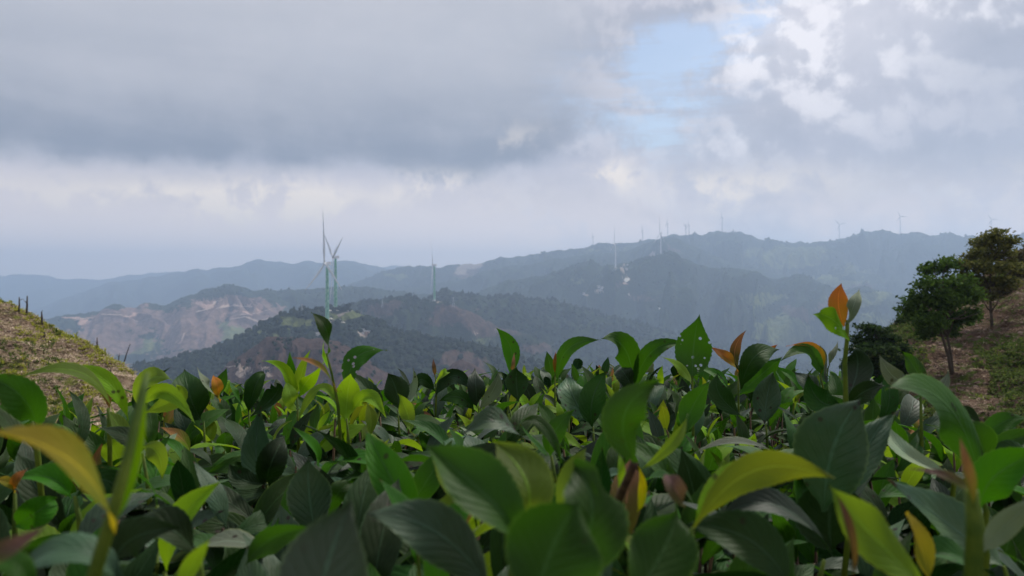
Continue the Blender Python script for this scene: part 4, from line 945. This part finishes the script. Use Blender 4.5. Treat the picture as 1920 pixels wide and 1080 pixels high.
shoot([(750, 830, .9), (746, 770, .9)], [L([(748, 765), (742, 730), (728, 700)], .9, 58, 'dark', curl=.2), L([(765, 760), (772, 725), (775, 690)], .9, 24, 'pale', roll=40), L([(770, 812), (762, 770), (746, 738)], .72, 34, 'lime', roll=10)])
shoot([(815, 830, 1.1), (818, 740, 1.1), (816, 700, 1.1)], [L([(818, 735), (790, 712), (782, 735)], 1.1, 30, 'dark'), L([(816, 745), (850, 705), (890, 738)], 1.1, 34, 'grey', roll=30), L([(816, 705), (814, 690), (812, 672)], 1.1, 9, 'bronze'), L([(816, 720), (833, 700), (842, 700)], 1.1, 16, 'lime')])
shoot([(950, 820, .85), (952, 740, .85)], [L([(955, 705), (958, 655), (930, 615)], .85, 38, 'mid', fold=.3), L([(972, 752), (968, 715), (970, 688)], .8, 54, 'dark', curl=.3), L([(958, 700), (962, 685), (964, 660)], .84, 9, 'bronze')], 'upright shoot with a dark green blade')
shoot([(900, 840, 1.1), (897, 760, 1.1)], [L([(895, 765), (892, 725), (890, 690)], 1.1, 40, 'grey', roll=20), L([(897, 770), (925, 730), (935, 700)], 1.1, 34, 'pale', roll=40), L([(890, 770), (860, 745), (825, 752)], 1.1, 34, 'dark')])
shoot([(1040, 800, 1.0), (1041, 700, 1.0)], [L([(1041, 700), (1040, 680), (1043, 658)], 1.0, 8, 'orange'), L([(1045, 715), (1065, 655), (1127, 637)], (1.0, .95), 38, 'mid', roll=10, label='arching dark green leaf')])
shoot([(1180, 820, .85), (1186, 730, .85)], [L([(1188, 728), (1172, 655), (1128, 634)], (.85, .8), 58, 'mid', roll=-15, fold=.3), L([(1190, 735), (1222, 660), (1288, 646)], (.85, .83), 40, 'mid', roll=10), L([(1195, 720), (1198, 685), (1192, 652)], .95, 58, 'pale', curl=.2), L([(1192, 740), (1170, 700), (1160, 690)], .86, 40, 'grey')])
shoot([(1300, 840, .75), (1298, 705, .75)], [L([(1298, 712), (1300, 655), (1310, 592)], .75, 80, 'holed', fold=.12, label='broad upright leaf with white insect holes'), L([(1288, 812), (1298, 765), (1334, 712)], .68, 58, 'mid', roll=15), L([(1296, 720), (1275, 690), (1240, 668)], .72, 30, 'lime', roll=40)])
shoot([(1115, 860, .75), (1112, 800, .75)], [L([(1110, 800), (1112, 745), (1138, 698)], .75, 60, 'dark', fold=.2), L([(1100, 790), (1075, 745), (1062, 705)], .95, 70, 'grey', curl=.2)])
shoot([(1190, 1010, .36), (1150, 960, .34), (1190, 868, .30)], [L([(1192, 868), (1170, 780), (1240, 712)], (.30, .29), 92, 'mid', roll=10, fold=.15, label='blurred green leaf with a brown hole'), L([(1200, 880), (1258, 830), (1290, 775)], (.36, .38), 34, 'lime', roll=55),
       L([(1160, 940), (1165, 890), (1160, 850)], .33, 18, 'lime', roll=30), L([(1195, 960), (1205, 920), (1195, 870)], .34, 26, 'yellow', roll=30)], 'brown stemmed shoot at the centre', 2.4, 1.6, stem_brown)
shoot([(1385, 800, .9), (1384, 700, .9)], [L([(1386, 700), (1365, 672), (1334, 652)], (.9, .88), 26, 'orange', roll=20), L([(1385, 690), (1378, 655), (1399, 619)], .9, 24, 'bronze', roll=15, label='upright bronze leaf'), L([(1390, 730), (1415, 670), (1462, 655)], .9, 52, 'dark', roll=10),
       L([(1386, 740), (1425, 705), (1468, 668)], .93, 44, 'mid', roll=20), L([(1440, 672), (1442, 660), (1458, 646)], .95, 16, 'orange', roll=20)], 'shoot with orange and bronze tip leaves')
shoot([(1440, 850, .75), (1436, 795, .75)], [L([(1434, 795), (1438, 745), (1450, 698)], .75, 60, 'grey', fold=.2), L([(1392, 780), (1350, 742), (1345, 700)], .8, 46, 'dark')])
shoot([(1545, 830, .85), (1546, 740, .85), (1538, 700, .85)], [L([(1546, 712), (1512, 662), (1464, 676)], (.85, .82), 40, 'mid', roll=20), L([(1540, 700), (1532, 655), (1474, 649)], (.85, .84), 18, 'orange', roll=25, label='arching orange leaf'), L([(1548, 705), (1540, 670), (1538, 648)], .86, 24, 'pale', roll=30),
       L([(1550, 705), (1562, 665), (1572, 640)], .86, 20, 'pale', roll=-40), L([(1545, 745), (1520, 720), (1490, 700)], .86, 42, 'grey')], 'shoot with an arching orange leaf')
shoot([(1588, 860, .6), (1586, 755, .6), (1584, 680, .6), (1588, 640, .6), (1589, 600, .6)], [L([(1583, 612), (1572, 570), (1578, 531)], .6, 42, 'orange', fold=.2, label='bright orange tip leaf'), L([(1588, 608), (1600, 575), (1611, 541)], .6, 30, 'pale', roll=-25, fold=.35),
       L([(1590, 640), (1562, 600), (1524, 589)], (.6, .58), 50, 'limeholed', roll=5, fold=.2, label='lime leaf with white insect holes'), L([(1590, 745), (1608, 690), (1600, 652)], .66, 70, 'grey', fold=.15), L([(1580, 760), (1535, 750), (1515, 700)], .66, 60, 'dark'), L([(1592, 760), (1620, 735), (1660, 722)], .63, 44, 'dark', roll=20)], 'tall shoot with the orange tip', 2.2, 1.4)
shoot([(1728, 830, .62), (1726, 725, .62)], [L([(1724, 725), (1680, 710), (1648, 664)], (.62, .6), 38, 'pale', roll=-20, curl=.3, label='pale curling leaf'), L([(1728, 722), (1715, 690), (1690, 660)], .62, 42, 'mid', roll=20, fold=.4), L([(1735, 735), (1765, 728), (1777, 695)], .64, 26, 'pale', roll=30)])
shoot([(1850, 960, .43), (1836, 905, .43)], [L([(1838, 905), (1775, 760), (1662, 728)], (.43, .38), 120, 'mid', roll=8, curl=.25, fold=.05, label='large dark green drooping leaf'), L([(1852, 880), (1835, 825), (1800, 780)], .45, 60, 'mid', roll=30), L([(1835, 835), (1875, 795), (1930, 783)], .55, 44, 'mid', roll=15), L([(1840, 800), (1815, 775), (1800, 770)], .5, 30, 'dark')])
shoot([(1590, 1010, .42), (1590, 905, .42)], [L([(1545, 960), (1562, 845), (1616, 745)], (.42, .40), 165, 'sheen', fold=.25, bow=0, curl=.1, label='broad grey green leaf'), L([(1600, 925), (1622, 845), (1678, 773)], (.43, .45), 76, 'sheen', roll=25, label='grey green leaf with black spots'), L([(1560, 1030), (1555, 960), (1570, 880)], .44, 175, 'dark', roll=10)])
shoot([(1790, 900, .5), (1770, 880, .5)], [L([(1775, 885), (1700, 850), (1652, 790)], (.5, .52), 44, 'pale', roll=35, label='spotted leaf with yellow edges')])
shoot([(1470, 900, .55), (1462, 862, .55)], [L([(1460, 858), (1390, 830), (1296, 852)], (.55, .52), 36, 'pale', roll=50, curl=.2)])
shoot([(1290, 1090, .28), (1298, 990, .28)], [L([(1300, 990), (1390, 850), (1470, 862), (1565, 898)], (.28, .27), 78, 'twist', roll=40, twist=40, fold=.2, label='twisted yellow green leaf'), L([(1302, 985), (1365, 900), (1440, 868)], (.30, .32), 60, 'lime', roll=10), L([(1282, 950), (1265, 915), (1250, 888)], .28, 42, 'pink', roll=10)])
shoot([(1530, 1120, .36), (1545, 1050, .36)], [L([(1560, 1045), (1460, 950), (1342, 975)], (.36, .34), 70, 'grey', roll=35), L([(1480, 1100), (1400, 1010), (1280, 985)], (.3, .32), 110, 'dark', roll=15)])
shoot([(1700, 1140, .26), (1720, 1090, .26)], [L([(1735, 1100), (1640, 1010), (1556, 912)], (.26, .25), 108, 'lime', roll=12, fold=.3, wave=.08, label='yellow green blistered leaf'), L([(1745, 1090), (1720, 1010), (1700, 960)], .28, 60, 'yellow', roll=30), L([(1600, 1080), (1595, 1000), (1570, 930)], .24, 22, 'bronze', roll=20)])
shoot([(1900, 1120, .36), (1882, 1062, .36)], [L([(1885, 1065), (1780, 985), (1668, 897)], (.36, .37), 120, 'sheen', roll=20, fold=.3, label='large grey green leaf with a curled edge'), L([(1860, 1080), (1780, 1040), (1700, 1050)], .34, 70, 'dark', roll=40)])
shoot([(1826, 1100, .24), (1828, 1000, .24), (1822, 920, .24)], [L([(1828, 960), (1815, 890), (1800, 818)], .24, 26, 'bronze', roll=30), L([(1825, 930), (1780, 895), (1706, 878)], (.24, .25), 24, 'pink', roll=20, label='blurred reddish pink leaf')], 'blurred brown green bud shoot', 3., 2., stem_green)
shoot([(1850, 1040, .36), (1836, 950, .36)], [L([(1838, 950), (1870, 890), (1965, 845)], (.36, .34), 96, 'mid', roll=10), L([(1845, 1035), (1885, 985), (1960, 925)], (.3, .28), 52, 'pale', roll=25)])
shoot([(1940, 900, .55), (1930, 850, .55)], [L([(1850, 868), (1890, 830), (1960, 815)], .55, 46, 'mid', roll=20), L([(1960, 900), (1910, 850), (1850, 845)], .5, 50, 'dark', roll=30)])
shoot([(960, 1100, .24), (962, 1000, .24)], [L([(965, 1000), (905, 925), (790, 832)], (.24, .25), 150, 'mid', roll=5, curl=.2, label='broad blurred dark green leaf'), L([(985, 975), (985, 900), (925, 828)], (.27, .29), 120, 'lime', roll=10, curl=.1, label='blurred yellow green leaf'), L([(1075, 1080), (1110, 960), (1075, 870)], (.24, .25), 165, 'mid', roll=20, wave=.16, notch=(.72, .16, 1), label='dark leaf with a wavy eaten edge')])
shoot([(1000, 1180, .19), (1010, 1140, .19)], [L([(1000, 1150), (1035, 1030), (1085, 940)], (.19, .2), 225, 'mid', roll=12, curl=.15, label='large blurred leaf at the bottom centre'), L([(1180, 1130), (1240, 1040), (1270, 960)], (.24, .26), 150, 'mid', roll=20)])
shoot([(980, 880, .42), (978, 830, .42)], [L([(978, 825), (930, 790), (865, 815)], (.42, .4), 62, 'grey', roll=30, curl=.2), L([(1052, 868), (1020, 800), (978, 790)], .45, 36, 'mid', roll=30)])
shoot([(1040, 900, .5), (1034, 855, .5)], [L([(1032, 855), (1040, 810), (1078, 768)], .5, 46, 'mid', fold=.3), L([(1030, 855), (1008, 835), (975, 795)], .5, 26, 'mid', roll=50)])
shoot([(590, 1180, .2), (600, 1120, .2)], [L([(585, 1230), (608, 1080), (660, 940)], (.2, .215), 205, 'sheen', roll=-8, fold=.28, curl=.1, bow=0, label='big grey green leaf at the bottom left of centre'), L([(920, 1110), (820, 1000), (685, 962)], (.27, .26), 120, 'sheen', roll=6, fold=.25, curl=.2, label='long dark blue green leaf')])
shoot([(592, 1050, .45), (590, 990, .45)], [L([(592, 1005), (580, 930), (578, 860)], .45, 96, 'sheen', fold=.12, bow=0, roll=5, label='oval leaf with dark specks'), L([(600, 990), (630, 930), (660, 905)], .48, 50, 'mid', roll=30)])
shoot([(505, 960, .6), (500, 905, .6)], [L([(498, 908), (510, 865), (535, 815)], .6, 62, 'dark'), L([(495, 905), (480, 855), (490, 760)], .62, 66, 'grey', roll=10), L([(500, 905), (455, 900), (430, 870)], .6, 50, 'dark')])
shoot([(280, 930, .5), (268, 850, .5)], [L([(266, 838), (295, 850), (304, 898)], .5, 44, 'lime', roll=15), L([(262, 850), (240, 820), (180, 800)], .52, 44, 'dark', roll=20)])
shoot([(28, 1010, .42), (28, 925, .42)], [L([(28, 922), (30, 900), (52, 878)], .42, 20, 'orange', roll=10), L([(27, 925), (15, 905), (-15, 900)], .42, 22, 'yellow', roll=10), L([(30, 985), (70, 960), (105, 935)], .42, 66, 'mid', roll=40)])
shoot([(120, 1180, .22), (110, 1120, .22)], [L([(225, 1090), (130, 1030), (20, 1090)], (.22, .22), 110, 'grey', roll=25), L([(-60, 1060), (0, 1035), (92, 984)], (.16, .17), 46, 'pink', roll=10, label='blurred dusky pink leaf'), L([(60, 1110), (30, 1060), (-40, 1050)], .2, 60, 'mid', roll=10), L([(215, 1060), (250, 1010), (340, 990)], .28, 90, 'dark', roll=25), L([(235, 1090), (200, 1020), (215, 960)], .26, 26, 'pale', roll=60)])
shoot([(380, 1110, .33), (375, 1040, .33)], [L([(372, 1045), (300, 985), (215, 1000)], .33, 88, 'dark', roll=20), L([(460, 1060), (510, 1010), (590, 990)], .34, 60, 'mid', roll=35), L([(330, 1110), (360, 1060), (395, 1010)], .24, 40, 'lime', roll=10)])
shoot([(150, 980, .4), (140, 930, .4)], [L([(135, 935), (90, 895), (20, 900)], .42, 60, 'mid', roll=20), L([(145, 930), (190, 900), (240, 935)], .42, 60, 'dark', roll=20)])

# --- filler: every other shoot of the hedge
g = random.Random(11)
hp_c = np.array([q for h in HERO for q in h[0]]); hp_r = np.array([h[1] for h in HERO for q in h[0]]); hp_d = np.array([h[2] for h in HERO for q in h[0]])
def blocked(pts):
    for p in pts:
        if p[1] < .28: return True
        x, y = proj(p); k = (np.hypot(hp_c[:, 0]-x, hp_c[:, 1]-y) < hp_r*.95+10) & (hp_d > p[1]+.004)
        if k.any(): return True
    return False
def ztop(x, y):
    px = 960+x/y*F; far_ = min(1., max(0., (y-.6)/.5)); dip = math.exp(-((px-560)/190)**2)
    return CAMZ-.080-.075*y-far_*((.018 if px < 700 else .002)+.035*dip)-.03*min(1., max(0., (px-1640)/120))+.012*math.sin(x*9+y*4)+.008*math.sin(x*23-y*17)
def far_edge(px):
    return float(np.interp(px, [-900, 0, 200, 300, 450, 1550, 1660, 1750, 1920, 2060, 2900], [1.0, .95, .9, 1.25, 1.75, 1.8, 1.2, .85, .7, .75, 1.2]))
protos = []
for k in range(12):
    q = random.Random(100+k); bend = q.uniform(-.05, .35); side = q.uniform(-.12, .12)
    C = [Vector((0, 0, 0)), Vector((side, .35, .10+bend*.3)), Vector((side*1.4, .7, .06-bend*.2)), Vector((side, 1., -.05-bend))]
    W = q.uniform(.29, .39); fo = q.uniform(.1, .45); cu = q.uniform(0, .25); tw = R(q.uniform(-25, 25)); wv = q.uniform(.03, .08)
    protos.append((leaf_geo(C, W, Vector((0, 0, 1)), 22, 6, fo, cu, wv, tw, k), leaf_geo(C, W, Vector((0, 0, 1)), 9, 4, fo, cu, wv, tw, k, False)))
HI = {}
def hi_mesh(k, mat):
    if (k, mat) not in HI: V, Fs, UV = protos[k][0]; HI[(k, mat)] = leaf_mesh('leaf', V, Fs, UV, LM[mat])
    return HI[(k, mat)]
stuffL = {}; stuffS = [MB() for _ in BUSH]
spots = []
tries = 0
while len(spots) < 3400 and tries < 90000:
    tries += 1
    y = .22+1.75*g.random()**.75; px = g.uniform(-900, 2900); x = (px-960)/F*y
    if y > far_edge(px): continue
    sp_ = .020+.008*y
    if any((x-a)**2+(y-b_)**2 < sp_*sp_ for a, b_ in spots): continue
    spots.append((x, y))
n_obj = 0; n_stuff = 0
for (x, y) in sorted(spots, key=lambda q: q[1]):
    b = bush_of((x, y)); bi = BUSH.index(b); b0 = Vector((b['c'][0], b['c'][1], 0))
    young = g.random() < (.14 if y < .7 else .27); top = ztop(x, y)+g.uniform(-.035, .010)+(g.uniform(.0, .02) if young else 0)
    if y < .5: top -= .02
    h = g.uniform(.17, .24); lean = Vector((g.uniform(-.25, .25), g.uniform(-.2, .2), 1)).normalized()
    tip = Vector((x, y, top)); base = tip-lean*h; bow = Vector((g.uniform(-.01, .01), g.uniform(-.01, .01), 0))
    nl = 12; ang = g.uniform(0, 6.28); leaves = []; tmax = 0.
    for i in range(nl):
        t = 1-(i/(nl-1))**1.15*.75; node = base.lerp(tip, t)+bow*math.sin(math.pi*t); ang += 2.4+g.uniform(-.3, .3)
        age = i/(nl-1); el = R(g.uniform(45, 75) if i < 2 else g.uniform(-5, 50)-age*15); ln = (.030+.012*i if i < 3 else g.uniform(.044, .078)*(.92 if y < .6 else .80))
        if not young and i == 0: ln = g.uniform(.04, .06)
        dr = Vector((math.cos(ang)*math.cos(el), math.sin(ang)*math.cos(el), math.sin(el)))
        up = Vector((0, 0, 1))+Vector((g.uniform(-.5, .5), g.uniform(-.7, .2), 0)); xx = dr.cross(up).normalized(); zz = xx.cross(dr)
        M = Matrix((xx, dr, zz)).transposed().to_4x4(); M = Matrix.Translation(node) @ M @ Matrix.Rotation(g.uniform(-.5, .5), 4, 'Y') @ Matrix.Diagonal((ln*g.uniform(.85, 1.1), ln, ln, 1))
        e = M @ Vector((0, 1, 0)); mdd = M @ Vector((0, .5, .1))
        if blocked((node, mdd, e)): continue
        r = g.random()
        if young and i < 3: mt = ('lime', 'lime', 'mid', 'lime', 'twist', 'lime', 'mid', 'twist', 'bronze')[int(r*9)] if i < 2 else 'lime'
        elif i < 3: mt = 'mid' if r < .6 else ('dark' if r < .85 else 'grey')
        else: mt = 'dark' if r < .55 else ('mid' if r < .75 else ('grey' if r < .93 else 'pale'))
        leaves.append((M, mt, g.randrange(12), i)); tmax = max(tmax, t)
    if len(leaves) < 3: continue
    if tmax < .98: tip = base.lerp(tip, tmax)
    m = MB() ; pts = [base+Vector((0, 0, -.12)), base, base.lerp(tip, .5)+bow, tip]
    nb = b['n']
    px_ = 960+x/y*F; as_obj = nb < 46 and base.y > .25 and -60 < px_ < 1980
    vis = [q for q in leaves if q[3] < 6]
    if as_obj:
        m.tube([q-base for q in pts], [.0022, .002, .0016, .0009], 6); s_ = m.build('shoot', stem_green if young else stem_brown, b['o']); s_.location = base-b0; b['n'] += 1
        for M, mt, k, i in leaves:
            if i < 8:
                o = link('leaf', hi_mesh(k, mt), None, s_); o.matrix_local = Matrix.Translation(-base) @ M; n_obj += 1
            else: stuffL.setdefault(bi, []).append((M, mt, k)); n_stuff += 1
    else:
        stuffS[bi].tube([q-b0 for q in pts], [.0022, .002, .0016, .0009], 5)
        for M, mt, k, i in leaves: stuffL.setdefault(bi, []).append((M, mt, k)); n_stuff += 1
    # sparse lower leaves shade the inside of the hedge, helped by darkness painted into their colour
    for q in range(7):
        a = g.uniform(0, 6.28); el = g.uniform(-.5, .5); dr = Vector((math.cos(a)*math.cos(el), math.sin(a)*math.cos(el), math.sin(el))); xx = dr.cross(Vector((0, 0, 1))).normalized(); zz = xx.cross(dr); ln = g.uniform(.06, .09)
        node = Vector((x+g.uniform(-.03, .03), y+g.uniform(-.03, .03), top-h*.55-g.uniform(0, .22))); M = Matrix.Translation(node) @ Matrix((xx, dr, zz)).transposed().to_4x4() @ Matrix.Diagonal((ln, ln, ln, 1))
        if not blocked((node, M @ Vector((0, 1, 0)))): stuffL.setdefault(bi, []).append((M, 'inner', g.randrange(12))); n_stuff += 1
MN = list(LM)
for bi, items in stuffL.items():
    b0 = Vector((BUSH[bi]['c'][0], BUSH[bi]['c'][1], 0)); Vs = []; Fs = []; U = []; mi = []; off = 0
    for M, mt, k in items:
        V, Fc, UV = protos[k][1]; A = np.array([tuple(q) for q in V]) if (k, 'a') not in HI else HI[(k, 'a')]; HI[(k, 'a')] = A
        Mn = np.array(M); Vs.append(A @ Mn[:3, :3].T+Mn[:3, 3]-np.array(b0)); f = np.array(Fc); Fs.append(f+off); off += len(A); U.append(np.array(UV)[f.ravel()]); mi.append(np.full(len(f), MN.index(mt)))
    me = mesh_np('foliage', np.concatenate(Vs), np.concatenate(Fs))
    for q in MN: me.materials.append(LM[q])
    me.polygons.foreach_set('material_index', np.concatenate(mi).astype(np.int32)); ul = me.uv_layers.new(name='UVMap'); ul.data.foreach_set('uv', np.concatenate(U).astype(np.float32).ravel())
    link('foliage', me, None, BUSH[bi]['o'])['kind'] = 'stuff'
for bi, b in enumerate(BUSH):
    if stuffS[bi].v: stuffS[bi].build('twigs', stem_brown, b['o'])['kind'] = 'stuff'
    # woody frame: a short trunk and forking branches up to the shoots
    m = MB(); q = random.Random(bi); m.tube([(0, 0, -.05), (.01, .01, .12), (.0, .02, .25)], [.022, .018, .015], 8); m.build('trunk', stem_dark, b['o'])
    for k in range(26):
        a = k*2.4; rr = q.uniform(.06, .34); m = MB(); e = Vector((math.cos(a)*rr, math.sin(a)*rr, q.uniform(.66, .76))); mid_ = Vector((e.x*.45+q.uniform(-.03, .03), e.y*.45+q.uniform(-.03, .03), .42))
        m.tube([(0, .02, .2), mid_, e], [.008, .0055, .0025], 6); m.build('branch', stem_dark, b['o'])
print('HEDGE', len(spots), 'shoots', n_obj, 'leaf objects', n_stuff, 'joined leaves', [b['n'] for b in BUSH])
